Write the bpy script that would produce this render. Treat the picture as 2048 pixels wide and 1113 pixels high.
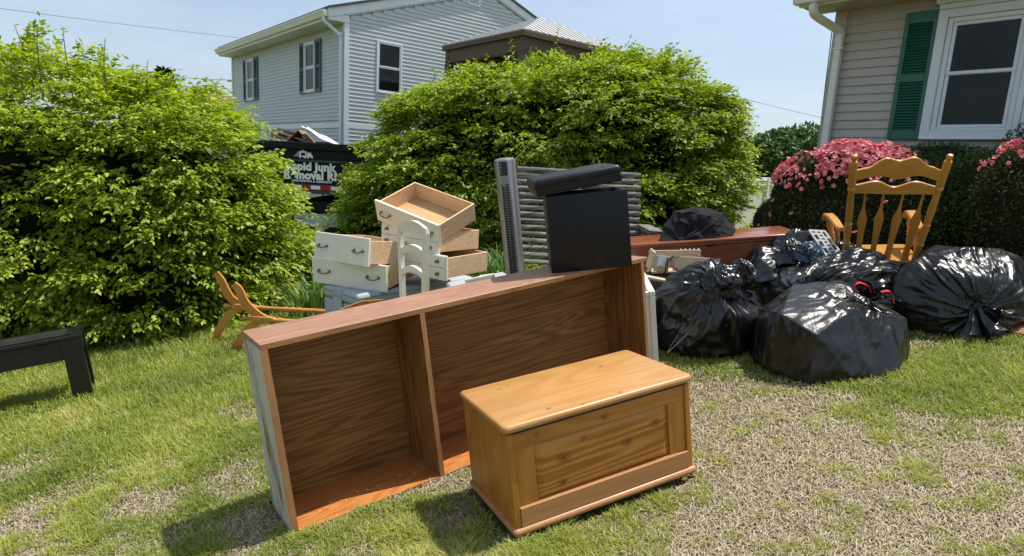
import bpy, bmesh, math, random
import numpy as np
from mathutils import Vector, Matrix, Euler
for _o in list(bpy.data.objects): bpy.data.objects.remove(_o)
S = bpy.context.scene
COL = S.collection
R = math.radians
# ------------------------------------------------------------------ camera, sky, sun, exposure
CAMZ = 1.25
def rig(pitch, roll):
    right = Vector((1, 0, 0)); fwd = Vector((0, math.cos(pitch), -math.sin(pitch))); down = -right.cross(fwd)
    c, s = math.cos(roll), math.sin(roll)
    return Matrix((right*c + down*s, -right*s + down*c, fwd))
RH, RY = rig(R(10.267), R(-3.245)), rig(R(10.234), R(5.607))
cam = bpy.data.objects.new('camera', bpy.data.cameras.new('camera')); COL.objects.link(cam)
cam.data.sensor_width = 36; cam.data.lens = 1232.5/2048*36; cam.data.clip_start = 0.05; cam.data.clip_end = 900
cam.matrix_world = Matrix.Translation((0, 0, CAMZ)) @ Matrix((RH[0], -RH[1], -RH[2])).transposed().to_4x4()
S.camera = cam
# the yard slopes about nine degrees across the houses' plumb line: yard coordinates -> world
_c = Vector((0, 0, CAMZ))
MY = Matrix.Translation(_c) @ (RH.transposed() @ RY).to_4x4() @ Matrix.Translation(-_c)
SUN = (MY.to_3x3() @ Vector((0.55, 0.165, 1.0))).normalized()
W = bpy.data.worlds.new('World'); S.world = W; W.use_nodes = True
nt = W.node_tree; nt.nodes.clear()
sky = nt.nodes.new('ShaderNodeTexSky'); sky.sky_type = 'NISHITA'; sky.sun_disc = False
sky.sun_elevation = math.asin(SUN.z); sky.sun_rotation = math.atan2(SUN.x, SUN.y)
sky.air_density = 1.0; sky.dust_density = 2.2; sky.ozone_density = 1.6; sky.altitude = 0
tc = nt.nodes.new('ShaderNodeTexCoord'); mp = nt.nodes.new('ShaderNodeMapping'); mp.inputs['Scale'].default_value = (1.2, 1.2, 6.0)
nz = nt.nodes.new('ShaderNodeTexNoise'); nz.inputs['Scale'].default_value = 1.6; nz.inputs['Detail'].default_value = 7; nz.inputs['Roughness'].default_value = .6
cr = nt.nodes.new('ShaderNodeValToRGB'); cr.color_ramp.elements[0].position = .38; cr.color_ramp.elements[0].color = (.30, .30, .30, 1); cr.color_ramp.elements[1].position = .78; cr.color_ramp.elements[1].color = (.58, .58, .58, 1)
mx = nt.nodes.new('ShaderNodeMixRGB'); mx.inputs['Color2'].default_value = (6.3, 7.4, 8.7, 1)
bg = nt.nodes.new('ShaderNodeBackground'); bg.inputs['Strength'].default_value = .105
wo = nt.nodes.new('ShaderNodeOutputWorld'); L_ = nt.links.new
L_(tc.outputs['Generated'], mp.inputs['Vector']); L_(mp.outputs['Vector'], nz.inputs['Vector']); L_(nz.outputs['Fac'], cr.inputs['Fac'])
L_(cr.outputs['Color'], mx.inputs['Fac']); L_(sky.outputs['Color'], mx.inputs['Color1']); L_(mx.outputs['Color'], bg.inputs['Color']); L_(bg.outputs['Background'], wo.inputs['Surface'])
sd = bpy.data.lights.new('sun', 'SUN'); sd.energy = 4.3; sd.angle = R(.53); sd.color = (1, .955, .88)
so = bpy.data.objects.new('sun', sd); COL.objects.link(so); so.rotation_euler = SUN.to_track_quat('Z', 'Y').to_euler(); so.location = (6, 2, 14)
S.view_settings.view_transform = 'Standard'; S.view_settings.look = 'None'; S.view_settings.gamma = 1; S.view_settings.use_curve_mapping = False
S.view_settings.exposure = 0.40
S.render.engine = 'CYCLES'; S.cycles.use_denoising = True; S.cycles.use_adaptive_sampling = True; S.cycles.adaptive_threshold = .02; S.cycles.max_bounces = 4; S.cycles.diffuse_bounces = 2; S.cycles.glossy_bounces = 2; S.cycles.transmission_bounces = 2; S.cycles.caustics_reflective = False; S.cycles.caustics_refractive = False; S.cycles.transparent_max_bounces = 12
try: S.cycles.denoiser = 'OPENIMAGEDENOISE'
except Exception: pass
# ------------------------------------------------------------------ materials
def newmat(name):
    m = bpy.data.materials.new(name); m.use_nodes = True
    n = m.node_tree; return m, n, n.nodes['Principled BSDF']
def node(n, t, **kw):
    x = n.nodes.new(t)
    for k, v in kw.items():
        if k in x.inputs: x.inputs[k].default_value = v
        else: setattr(x, k, v)
    return x
def ramp(n, stops):
    x = n.nodes.new('ShaderNodeValToRGB'); e = x.color_ramp.elements
    while len(e) < len(stops): e.new(.5)
    for i, (p, c) in enumerate(stops):
        e[i].position = p; e[i].color = (*c, 1) if len(c) == 3 else c
    return x
def coords(n, scale=(1, 1, 1), rot=(0, 0, 0), loc=(0, 0, 0)):
    t = n.nodes.new('ShaderNodeTexCoord'); m = n.nodes.new('ShaderNodeMapping')
    m.inputs['Scale'].default_value = scale; m.inputs['Rotation'].default_value = rot; m.inputs['Location'].default_value = loc
    n.links.new(t.outputs['Object'], m.inputs['Vector']); return m.outputs['Vector']
def plain(name, col, rough=.6, var=.12, scale=14, metal=0, bump=.0, spec=.5, coat=0, dirt=None, stretch=(1, 1, 1)):
    m, n, b = newmat(name); L = n.links.new
    v = coords(n, stretch)
    t = node(n, 'ShaderNodeTexNoise', Scale=scale, Detail=6, Roughness=.6); L(v, t.inputs['Vector'])
    lo = tuple(max(0, c*(1-var)) for c in col); hi = tuple(min(1, c*(1+var)) for c in col)
    r = ramp(n, [(.3, lo), (.7, hi)]); L(t.outputs['Fac'], r.inputs['Fac']); out = r.outputs['Color']
    if dirt:
        t2 = node(n, 'ShaderNodeTexNoise', Scale=dirt[1], Detail=8, Roughness=.7); L(v, t2.inputs['Vector'])
        r2 = ramp(n, [(dirt[2], (0, 0, 0)), (dirt[2]+.12, (1, 1, 1))]); L(t2.outputs['Fac'], r2.inputs['Fac'])
        x = node(n, 'ShaderNodeMixRGB'); x.inputs['Color2'].default_value = (*dirt[0], 1)
        L(r2.outputs['Color'], x.inputs['Fac']); L(out, x.inputs['Color1']); out = x.outputs['Color']
    L(out, b.inputs['Base Color']); b.inputs['Roughness'].default_value = rough; b.inputs['Metallic'].default_value = metal
    b.inputs['Specular IOR Level'].default_value = spec; b.inputs['Coat Weight'].default_value = coat; b.inputs['Coat Roughness'].default_value = .15
    if bump:
        bp = node(n, 'ShaderNodeBump', Strength=bump, Distance=.004); L(t.outputs['Fac'], bp.inputs['Height']); L(bp.outputs['Normal'], b.inputs['Normal'])
    return m
def wood(name, dark, mid, light, axis='X', freq=3.2, lines=34, rough=.45, knots=(), contrast=.5, fine=220, seed=0., spec=.4, stretch=.16):
    m, n, b = newmat(name); L = n.links.new
    def sc(a, c): return {'X': (a, c, c), 'Y': (c, a, c), 'Z': (c, c, a)}[axis]
    v = coords(n, sc(freq*stretch, freq), loc=(seed, seed*1.7, seed*.6))
    t = node(n, 'ShaderNodeTexNoise', Scale=1, Detail=1.2, Roughness=.4, Distortion=.35); L(v, t.inputs['Vector'])
    mu = node(n, 'ShaderNodeMath', operation='MULTIPLY'); mu.inputs[1].default_value = lines*6.283*.33; L(t.outputs['Fac'], mu.inputs[0])
    si = node(n, 'ShaderNodeMath', operation='SINE'); L(mu.outputs[0], si.inputs[0])
    mr = node(n, 'ShaderNodeMapRange'); mr.inputs['From Min'].default_value = -1; mr.inputs['From Max'].default_value = 1; L(si.outputs[0], mr.inputs['Value'])
    v2 = coords(n, sc(fine*.02, fine))
    t2 = node(n, 'ShaderNodeTexNoise', Scale=1, Detail=4, Roughness=.65); L(v2, t2.inputs['Vector'])
    v3 = coords(n, sc(.9, 3.1), loc=(seed*2, 3, 1))
    t3 = node(n, 'ShaderNodeTexNoise', Scale=1.3, Detail=3); L(v3, t3.inputs['Vector'])
    a1 = node(n, 'ShaderNodeMath', operation='MULTIPLY_ADD'); L(mr.outputs[0], a1.inputs[0]); a1.inputs[1].default_value = contrast*.55
    L(t2.outputs['Fac'], a1.inputs[2])
    a2 = node(n, 'ShaderNodeMath', operation='MULTIPLY_ADD'); L(t3.outputs['Fac'], a2.inputs[0]); a2.inputs[1].default_value = .5; L(a1.outputs[0], a2.inputs[2])
    lo, hi = .32, .98 + contrast*.42
    r = ramp(n, [(0, dark), (.45, mid), (1, light)])
    m2 = node(n, 'ShaderNodeMapRange'); m2.inputs['From Min'].default_value = lo; m2.inputs['From Max'].default_value = hi
    L(a2.outputs[0], m2.inputs['Value']); L(m2.outputs[0], r.inputs['Fac']); out = r.outputs['Color']
    if knots:
        v4 = coords(n)
        d = None
        nn = node(n, 'ShaderNodeTexNoise', Scale=26, Detail=2); L(v4, nn.inputs['Vector'])
        for (kx, ky, kz, ks) in knots:
            sb = node(n, 'ShaderNodeVectorMath', operation='SUBTRACT'); L(v4, sb.inputs[0]); sb.inputs[1].default_value = (kx, ky, kz)
            ml = node(n, 'ShaderNodeVectorMath', operation='MULTIPLY'); L(sb.outputs[0], ml.inputs[0])
            k = 1/ks; ml.inputs[1].default_value = {'X': (k*.7, k, k), 'Y': (k, k*.7, k), 'Z': (k, k, k*.7)}[axis]
            ln = node(n, 'ShaderNodeVectorMath', operation='LENGTH'); L(ml.outputs[0], ln.inputs[0])
            if d is None: d = ln.outputs['Value']
            else:
                mi = node(n, 'ShaderNodeMath', operation='MINIMUM'); L(d, mi.inputs[0]); L(ln.outputs['Value'], mi.inputs[1]); d = mi.outputs[0]
        ad = node(n, 'ShaderNodeMath', operation='MULTIPLY_ADD'); L(nn.outputs['Fac'], ad.inputs[0]); ad.inputs[1].default_value = .9; L(d, ad.inputs[2])
        kr = ramp(n, [(.0, (1, 1, 1)), (.30, (.85, .85, .85)), (.36, (.35, .35, .35)), (.46, (.6, .6, .6)), (.62, (.12, .12, .12)), (.9, (0, 0, 0))])
        dv = node(n, 'ShaderNodeMath', operation='MULTIPLY'); L(ad.outputs[0], dv.inputs[0]); dv.inputs[1].default_value = .34; L(dv.outputs[0], kr.inputs['Fac'])
        x = node(n, 'ShaderNodeMixRGB'); x.inputs['Color2'].default_value = (.17, .052, .014, 1); L(kr.outputs['Color'], x.inputs['Fac']); L(out, x.inputs['Color1']); out = x.outputs['Color']
    L(out, b.inputs['Base Color']); b.inputs['Roughness'].default_value = rough; b.inputs['Specular IOR Level'].default_value = spec
    bp = node(n, 'ShaderNodeBump', Strength=.12, Distance=.002); L(a1.outputs[0], bp.inputs['Height']); L(bp.outputs['Normal'], b.inputs['Normal'])
    return m
def foliage(name, stops, trans=.35, rough=.45, attr='tint', spec=.35):
    m, n, b = newmat(name); L = n.links.new
    a = n.nodes.new('ShaderNodeAttribute'); a.attribute_name = attr
    r = ramp(n, stops); L(a.outputs['Fac'], r.inputs['Fac']); L(r.outputs['Color'], b.inputs['Base Color'])
    b.inputs['Roughness'].default_value = rough; b.inputs['Specular IOR Level'].default_value = spec
    t = n.nodes.new('ShaderNodeBsdfTranslucent'); hs = node(n, 'ShaderNodeHueSaturation', Saturation=1.1, Value=1.25); L(r.outputs['Color'], hs.inputs['Color']); L(hs.outputs['Color'], t.inputs['Color'])
    x = n.nodes.new('ShaderNodeMixShader'); x.inputs['Fac'].default_value = trans
    L(b.outputs[0], x.inputs[1]); L(t.outputs[0], x.inputs[2]); L(x.outputs[0], n.nodes['Material Output'].inputs['Surface'])
    return m
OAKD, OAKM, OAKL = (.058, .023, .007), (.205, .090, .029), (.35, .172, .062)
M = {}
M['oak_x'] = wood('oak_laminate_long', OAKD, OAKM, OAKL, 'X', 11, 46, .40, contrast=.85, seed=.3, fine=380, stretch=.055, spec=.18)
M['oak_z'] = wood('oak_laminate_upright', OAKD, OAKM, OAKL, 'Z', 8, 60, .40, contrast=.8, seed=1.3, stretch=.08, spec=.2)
M['oak_top'] = wood('oak_laminate_sheen', (.155, .066, .034), (.30, .145, .085), (.43, .225, .14), 'X', 8, 50, .42, contrast=.6, seed=2.2, spec=.5)  # top board: the pinkish sheen of the sun is put into the oak colour
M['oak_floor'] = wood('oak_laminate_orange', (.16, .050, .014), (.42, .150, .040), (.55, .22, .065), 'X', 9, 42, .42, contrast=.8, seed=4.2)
M['oak_edge'] = wood('oak_edge_band', (.11, .045, .015), (.30, .14, .052), (.42, .21, .085), 'Z', 9, 20, .45, seed=5)
M['oak_edge_x'] = wood('oak_edge_band_long', (.10, .040, .014), (.27, .12, .045), (.38, .19, .075), 'X', 9, 20, .45, seed=6)
M['raw_end'] = plain('raw_scuffed_board', (.50, .46, .40), .7, .10, 9, dirt=((.20, .135, .075), 4.2, .50), stretch=(1, 2.2, .55), bump=.1)
PD, PM, PL = (.23, .076, .011), (.375, .148, .025), (.48, .215, .048)
M['pine_x'] = wood('pine_long', PD, PM, PL, 'X', 5, 26, .38, contrast=.45, seed=.9, spec=.25)
M['pine_top'] = wood('pine_lid', (.33, .15, .040), (.43, .215, .068), (.50, .275, .098), 'X', 4.6, 30, .34, contrast=.55, seed=3.1,
                     knots=((.56, .30, .434, .007), (.19, .05, .434, .006), (.30, .012, .43, .006), (.13, .33, .434, .005), (.17, .345, .434, .005), (.46, .02, .434, .005)))
M['pine_z'] = wood('pine_upright', PD, PM, PL, 'Z', 6, 24, .40, contrast=.5, seed=1.9, spec=.25)
M['pine_panel'] = wood('pine_knotty_panel', (.17, .050, .007), (.35, .132, .021), (.53, .245, .060), 'X', 6.0, 48, .36, contrast=1.1, seed=7.4, stretch=.10, spec=.25,
                       knots=((.215, .02, .262, .016), (.475, .02, .245, .013), (.600, .02, .285, .013), (.205, .02, .175, .010), (.30, .02, .31, .006)))
M['pine_rail'] = wood('pine_knotty_rail', PD, PM, PL, 'X', 5, 26, .38, contrast=.5, seed=5.5, knots=((.385, .016, .365, .011), (.12, .016, .375, .006)))
M['pine_base'] = wood('pine_pinkish', (.26, .10, .032), (.39, .175, .066), (.48, .24, .105), 'X', 5, 20, .4, contrast=.3, seed=2.9)
M['drawer_wood'] = wood('drawer_plywood', (.46, .27, .14), (.64, .415, .24), (.76, .54, .34), 'X', 7, 26, .6, contrast=.5, seed=1.1)
M['drawer_floor'] = wood('drawer_bottom_ply', (.36, .19, .075), (.52, .30, .135), (.62, .39, .19), 'X', 8, 26, .55, contrast=.6, seed=3.3)
M['cream'] = plain('cream_paint', (.80, .765, .64), .45, .05, 20, bump=.03)
M['cream_white'] = plain('white_paint', (.72, .71, .65), .45, .06, 12)
M['cream_chair'] = wood('whitewashed_wood', (.60, .52, .39), (.74, .665, .525), (.82, .755, .63), 'Z', 8, 26, .5, contrast=.3, seed=8)
M['pewter'] = plain('pewter', (.22, .20, .18), .35, .2, 60, metal=1)
M['brass'] = plain('brass', (.75, .55, .2), .25, .1, 40, metal=1)
M['grey_fabric'] = plain('grey_upholstery', (.36, .385, .41), .75, .08, 90, bump=.12)
M['grey_fabric_dk'] = plain('grey_seam', (.22, .235, .25), .8, .1, 60)
M['honey'] = wood('honey_maple', (.33, .135, .025), (.46, .205, .040), (.55, .275, .070), 'Z', 6, 18, .30, contrast=.3, seed=1.5, spec=.5)
M['honey_x'] = wood('honey_maple_across', (.33, .135, .025), (.46, .205, .040), (.55, .275, .070), 'X', 6, 18, .30, contrast=.3, seed=2.5, spec=.5)
M['amber'] = wood('amber_wood', (.34, .12, .022), (.50, .20, .038), (.60, .285, .075), 'X', 6, 18, .32, contrast=.3, seed=4.5, spec=.5)
M['cherry'] = wood('red_cherry_stain', (.105, .024, .010), (.215, .056, .020), (.30, .092, .034), 'X', 5, 26, .22, contrast=.6, seed=3.7, spec=.6)
M['black_vinyl'] = plain('black_vinyl', (.007, .0075, .0085), .42, .15, 160, bump=.06, spec=.28, dirt=((.020, .020, .020), 7, .60))
M['black_lacquer'] = plain('black_lacquer', (.008, .009, .010), .30, .3, 30, spec=.45, dirt=((.05, .05, .045), 30, .70))
M['black_top'] = wood('black_weathered_top', (.006, .006, .006), (.014, .014, .014), (.035, .032, .028), 'X', 6, 30, .35, contrast=.8, seed=6.1)
M['silver'] = plain('silver_plastic', (.30, .295, .285), .33, .05, 30, metal=.75)
M['fan_dark'] = plain('fan_black', (.012, .012, .013), .3, .1, 20)
M['grille'] = plain('fan_grille', (.20, .205, .22), .35, .1, 20, metal=.6)
M['old_wood'] = wood('weathered_grey_wood', (.035, .032, .029), (.10, .093, .085), (.26, .24, .215), 'X', 9, 34, .9, contrast=1.2, seed=6.7)
M['cloth'] = plain('black_fleece', (.022, .022, .024), .95, .2, 60, bump=.2, spec=.1)
M['board'] = plain('pale_fibreboard', (.50, .38, .24), .75, .10, 40, bump=.1)
M['label'] = plain('printed_label', (.62, .68, .72), .5, .25, 140)
M['pinkpaper'] = plain('pink_paper', (.62, .47, .47), .6, .05, 20)
M['wire_black'] = plain('black_cable', (.012, .012, .012), .5, .1, 20)
M['wire_pink'] = plain('pink_cable', (.45, .26, .22), .5, .1, 20)
M['steel'] = plain('steel_wire', (.35, .35, .36), .35, .1, 20, metal=1)
M['grate'] = plain('grey_white_plastic', (.50, .50, .47), .5, .1, 30, dirt=((.16, .15, .14), 14, .60))
M['blue'] = plain('blue_plastic', (.16, .29, .44), .22, .3, 12, spec=.6)
M['blue_dark'] = plain('navy_plastic', (.014, .030, .060), .25, .5, 12, spec=.5)
M['red_tie'] = plain('red_drawstring', (.55, .022, .035), .35, .15, 40)
M['white_vinyl'] = plain('white_vinyl', (.88, .88, .88), .4, .03, 8)
M['siding_grey'] = plain('grey_vinyl_siding', (.50, .52, .54), .5, .04, 10, stretch=(1, 1, 6))
M['siding_tan'] = plain('taupe_vinyl_siding', (.42, .385, .335), .5, .05, 10, stretch=(1, 1, 6), bump=.05)
M['trim'] = plain('white_trim', (.70, .735, .76), .42, .04, 10)
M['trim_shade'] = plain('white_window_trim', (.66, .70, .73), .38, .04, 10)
M['gutter'] = plain('white_gutter', (.72, .71, .66), .4, .05, 10, dirt=((.42, .42, .38), 6, .62))
M['shutter_green'] = plain('green_shutter', (.018, .105, .066), .42, .08, 20)
M['shutter_slate'] = plain('slate_shutter', (.075, .105, .12), .5, .08, 20)
M['roof'] = plain('asphalt_shingle', (.085, .085, .09), .9, .3, 60, bump=.3)
M['roof_brown'] = plain('brown_shingle', (.15, .085, .06), .9, .25, 30, bump=.3)
M['metal_roof'] = plain('metal_roof', (.44, .44, .42), .42, .06, 14, metal=.5)
M['brown_beam'] = plain('brown_stained_beam', (.105, .066, .043), .7, .18, 20)
M['truck_black'] = plain('black_steel', (.006, .006, .007), .5, .3, 10, spec=.25)
M['truck_grey'] = plain('dark_grey_steel', (.05, .05, .055), .4, .2, 10)
M['decal'] = plain('white_decal', (.90, .90, .90), .5, .03, 10)
M['tape_red'] = plain('red_reflector', (.55, .012, .018), .3, .1, 30)
M['tyre'] = plain('tyre_rubber', (.015, .015, .015), .8, .2, 40)
M['cardboard'] = plain('brown_cardboard', (.30, .17, .085), .8, .12, 10)
M['tan_stick'] = plain('tan_lumber', (.42, .25, .14), .7, .15, 14)
M['sheet'] = plain('white_foam_sheet', (.68, .68, .66), .6, .06, 8)
M['bark'] = plain('grey_brown_bark', (.085, .066, .046), .9, .35, 30, bump=.3)
M['twigs'] = plain('dark_twigs_and_inner_shade', (.016, .017, .009), .95, .6, 60, bump=.8, spec=.05)  # near-black twig colour: the shade deep inside the crowns is painted in
M['cable'] = plain('utility_cable', (.10, .11, .12), .6, .1, 10)
M['brown_scrap'] = wood('brown_scrap', (.14, .05, .03), (.25, .10, .06), (.33, .15, .09), 'X', 8, 20, .6)
def glass_mat(name, col, rough=.04):
    m, n, b = newmat(name); L = n.links.new
    t = node(n, 'ShaderNodeTexNoise', Scale=1.5, Detail=2); L(coords(n), t.inputs['Vector'])
    r = ramp(n, [(.35, tuple(c*.6 for c in col)), (.7, tuple(c*1.5 for c in col))]); L(t.outputs['Fac'], r.inputs['Fac']); L(r.outputs['Color'], b.inputs['Base Color'])
    b.inputs['Roughness'].default_value = rough; b.inputs['Specular IOR Level'].default_value = .5; return m
M['pane'] = glass_mat('dark_window_glass', (.010, .012, .013)); M['pane'].node_tree.nodes['Principled BSDF'].inputs['Specular IOR Level'].default_value = .22
M['pane_screen'] = glass_mat('screened_window_glass', (.014, .018, .018), .10); M['pane_screen'].node_tree.nodes['Principled BSDF'].inputs['Specular IOR Level'].default_value = .22
def bag_mat():
    m, n, b = newmat('black_bin_liner'); L = n.links.new
    v = coords(n, (1, 1, 1))
    t = node(n, 'ShaderNodeTexNoise', Scale=13, Detail=5, Roughness=.62, Distortion=1.2); L(v, t.inputs['Vector'])
    w = node(n, 'ShaderNodeTexVoronoi', Scale=21, feature='DISTANCE_TO_EDGE'); L(v, w.inputs['Vector'])
    mw = node(n, 'ShaderNodeMath', operation='MINIMUM'); L(w.outputs['Distance'], mw.inputs[0]); mw.inputs[1].default_value = .18
    a = node(n, 'ShaderNodeMath', operation='MULTIPLY_ADD'); L(mw.outputs[0], a.inputs[0]); a.inputs[1].default_value = .6; L(t.outputs['Fac'], a.inputs[2])
    bp = node(n, 'ShaderNodeBump', Strength=.22, Distance=.012); L(a.outputs[0], bp.inputs['Height']); L(bp.outputs['Normal'], b.inputs['Normal'])
    b.inputs['Base Color'].default_value = (.0075, .0078, .0085, 1); b.inputs['Roughness'].default_value = .24; b.inputs['Specular IOR Level'].default_value = .55
    t2 = node(n, 'ShaderNodeTexNoise', Scale=5, Detail=3); L(v, t2.inputs['Vector'])
    mr = node(n, 'ShaderNodeMapRange'); mr.inputs['To Min'].default_value = .17; mr.inputs['To Max'].default_value = .42; L(t2.outputs['Fac'], mr.inputs['Value']); L(mr.outputs[0], b.inputs['Roughness'])
    return m
M['bag'] = bag_mat()
M['leaf_shrub'] = foliage('fresh_shrub_leaf', [(0, (.13, .19, .018)), (.45, (.275, .365, .036)), (.8, (.43, .52, .068)), (1, (.58, .63, .17))], .40)
M['leaf_shrub2'] = foliage('green_shrub_leaf', [(0, (.115, .175, .018)), (.45, (.245, .335, .036)), (.8, (.395, .49, .068)), (1, (.54, .60, .17))], .40)
M['leaf_dark'] = foliage('azalea_leaf', [(0, (.035, .055, .018)), (.6, (.075, .085, .030)), (1, (.16, .12, .055))], .2, .6, spec=.12)
M['leaf_yew'] = foliage('yew_needle', [(0, (.030, .060, .018)), (.6, (.065, .115, .028)), (1, (.13, .18, .045))], .2, .6, spec=.12)
M['leaf_tree'] = foliage('tree_leaf', [(0, (.030, .070, .016)), (.6, (.065, .125, .025)), (1, (.12, .19, .035))], .3)
M['leaf_conifer'] = foliage('conifer_needle', [(0, (.012, .028, .014)), (1, (.03, .055, .025))], .1)
M['petal'] = foliage('azalea_petal', [(0, (.58, .11, .15)), (.5, (.78, .235, .265)), (1, (.91, .49, .48))], .3, .6)
M['blade'] = foliage('grass_blade', [(0, (.17, .215, .040)), (.5, (.32, .37, .070)), (.82, (.46, .475, .12)), (1, (.60, .55, .24))], .42, .5)
M['straw'] = foliage('dead_straw', [(0, (.23, .18, .115)), (.5, (.41, .335, .225)), (1, (.64, .56, .40))], .2, .7, spec=.2)
M['strap'] = foliage('strap_leaf', [(0, (.035, .090, .020)), (.6, (.085, .17, .03)), (1, (.17, .26, .05))], .3)
# ------------------------------------------------------------------ mesh helpers
def mkobj(name, me, mat, parent=None):
    o = bpy.data.objects.new(name, me); COL.objects.link(o)
    if mat is not None: me.materials.append(M[mat] if isinstance(mat, str) else mat)
    if parent is not None: o.parent = parent
    return o
ORG = {}
def part(name, bm, mat, parent, smooth=False, shift=True):
    if shift and parent is not None and parent.name in ORG: bmesh.ops.translate(bm, verts=bm.verts, vec=-ORG[parent.name])
    me = bpy.data.meshes.new(name); bm.to_mesh(me); bm.free()
    if smooth:
        me.shade_smooth() if hasattr(me, 'shade_smooth') else None
        try: me.set_sharp_from_angle(angle=R(38))
        except Exception: pass
    o = mkobj(name, me, mat, parent)
    return o
def tag(o, label, cat, group=None, kind=None):
    o['label'] = label; o['category'] = cat
    if group: o['group'] = group
    if kind: o['kind'] = kind
    return o
def thing(name, label, cat, loc=(0, 0, 0), rot=(0, 0, 0), group=None, yard=True, world=False, mat4=None):
    o = bpy.data.objects.new(name, None); COL.objects.link(o); o.empty_display_size = .1
    m = mat4 if mat4 is not None else Matrix.Translation(loc) @ Euler(rot, 'XYZ').to_matrix().to_4x4()
    o.matrix_world = (MY @ m) if yard else m
    if world: ORG[o.name] = Vector(loc)
    return tag(o, label, cat, group)
def B(): return bmesh.new()
def box(bm, c, s, rot=None, bev=0, seg=1):
    r = bmesh.ops.create_cube(bm, size=1); vs = r['verts']
    bmesh.ops.scale(bm, vec=s, verts=vs)
    if bev:
        es = list({e for v in vs for e in v.link_edges})
        g = bmesh.ops.bevel(bm, geom=es, offset=bev, segments=seg, affect='EDGES', profile=.5)
        vs = list({v for f in g['faces'] for v in f.verts} | {v for v in vs if v.is_valid})
    if rot is not None: bmesh.ops.rotate(bm, verts=vs, cent=(0, 0, 0), matrix=rot if isinstance(rot, Matrix) else Euler(rot).to_matrix())
    bmesh.ops.translate(bm, verts=vs, vec=c); return vs
def box2(bm, lo, hi, bev=0, seg=1):
    return box(bm, [(a+b)/2 for a, b in zip(lo, hi)], [b-a for a, b in zip(lo, hi)], None, bev, seg)
def frame_of(d):
    d = Vector(d).normalized(); u = Vector((0, 0, 1)) if abs(d.z) < .9 else Vector((1, 0, 0))
    a = d.cross(u).normalized(); return a, d.cross(a).normalized(), d
def tube(bm, pts, rad, n=8, caps=True):
    pts = [Vector(p) for p in pts]; rad = rad if hasattr(rad, '__len__') else [rad]*len(pts)
    rings = []; a = None
    for i, p in enumerate(pts):
        d = (pts[min(i+1, len(pts)-1)] - pts[max(i-1, 0)]).normalized()
        if a is None: a, b_, _ = frame_of(d)
        else:
            a = (a - d*a.dot(d)).normalized()
        b_ = d.cross(a)
        rings.append([bm.verts.new(p + (a*math.cos(2*math.pi*k/n) + b_*math.sin(2*math.pi*k/n))*rad[i]) for k in range(n)])
    for r0, r1 in zip(rings, rings[1:]):
        for k in range(n): bm.faces.new((r0[k], r0[(k+1) % n], r1[(k+1) % n], r1[k]))
    if caps: bm.faces.new(rings[0][::-1]); bm.faces.new(rings[-1])
def turned(bm, p0, p1, prof, n=14):
    p0, p1 = Vector(p0), Vector(p1)
    tube(bm, [p0.lerp(p1, t) for t, r in prof], [r for t, r in prof], n)
def sweep_rect(bm, pts, w, h, side):
    """bar of width w (along side) and height h following pts"""
    side = Vector(side).normalized(); rings = []
    for i, p in enumerate(pts):
        p = Vector(p); d = (Vector(pts[min(i+1, len(pts)-1)]) - Vector(pts[max(i-1, 0)])).normalized(); up = side.cross(d).normalized()
        ww = w[i] if hasattr(w, '__len__') else w; hh = h[i] if hasattr(h, '__len__') else h
        rings.append([bm.verts.new(p + side*a*ww/2 + up*b*hh/2) for a, b in ((-1, -1), (1, -1), (1, 1), (-1, 1))])
    for r0, r1 in zip(rings, rings[1:]):
        for k in range(4): bm.faces.new((r0[k], r0[(k+1) % 4], r1[(k+1) % 4], r1[k]))
    bm.faces.new(rings[0][::-1]); bm.faces.new(rings[-1])
def prism(bm, pts, o, u, v, n, th):
    """outline pts (2D in u,v) extruded th along n, centred"""
    o, u, v, n = Vector(o), Vector(u), Vector(v), Vector(n)
    a = [bm.verts.new(o + u*x + v*y - n*th/2) for x, y in pts]; b = [bm.verts.new(o + u*x + v*y + n*th/2) for x, y in pts]
    k = len(pts); bm.faces.new(a[::-1]); bm.faces.new(b)
    for i in range(k): bm.faces.new((a[i], a[(i+1) % k], b[(i+1) % k], b[i]))
def catmull(pts, n=6):
    P = [Vector(p) for p in pts]; P = [P[0]*2-P[1]] + P + [P[-1]*2-P[-2]]; out = []
    for i in range(1, len(P)-2):
        for k in range(n):
            t = k/n; a, b, c, d = P[i-1], P[i], P[i+1], P[i+2]
            out.append(.5*((2*b) + (c-a)*t + (2*a-5*b+4*c-d)*t*t + (3*b-a-3*c+d)*t**3))
    out.append(P[-2]); return out
def npmesh(name, V, F, mat, parent=None, tint=None, smooth=False):
    """V (n,3), F (m,k) numpy; tint per vertex"""
    me = bpy.data.meshes.new(name); V = np.ascontiguousarray(V, np.float32); F = np.ascontiguousarray(F, np.int32)
    k = F.shape[1]; me.vertices.add(len(V)); me.vertices.foreach_set('co', V.ravel())
    me.loops.add(F.size); me.loops.foreach_set('vertex_index', F.ravel()); me.polygons.add(len(F))
    me.polygons.foreach_set('loop_start', np.arange(0, F.size, k, dtype=np.int32))
    if smooth: me.polygons.foreach_set('use_smooth', np.ones(len(F), bool))
    if tint is not None:
        a = me.attributes.new('tint', 'FLOAT', 'POINT'); a.data.foreach_set('value', np.ascontiguousarray(tint, np.float32))
    me.update(calc_edges=True); return mkobj(name, me, mat, parent)
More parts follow.
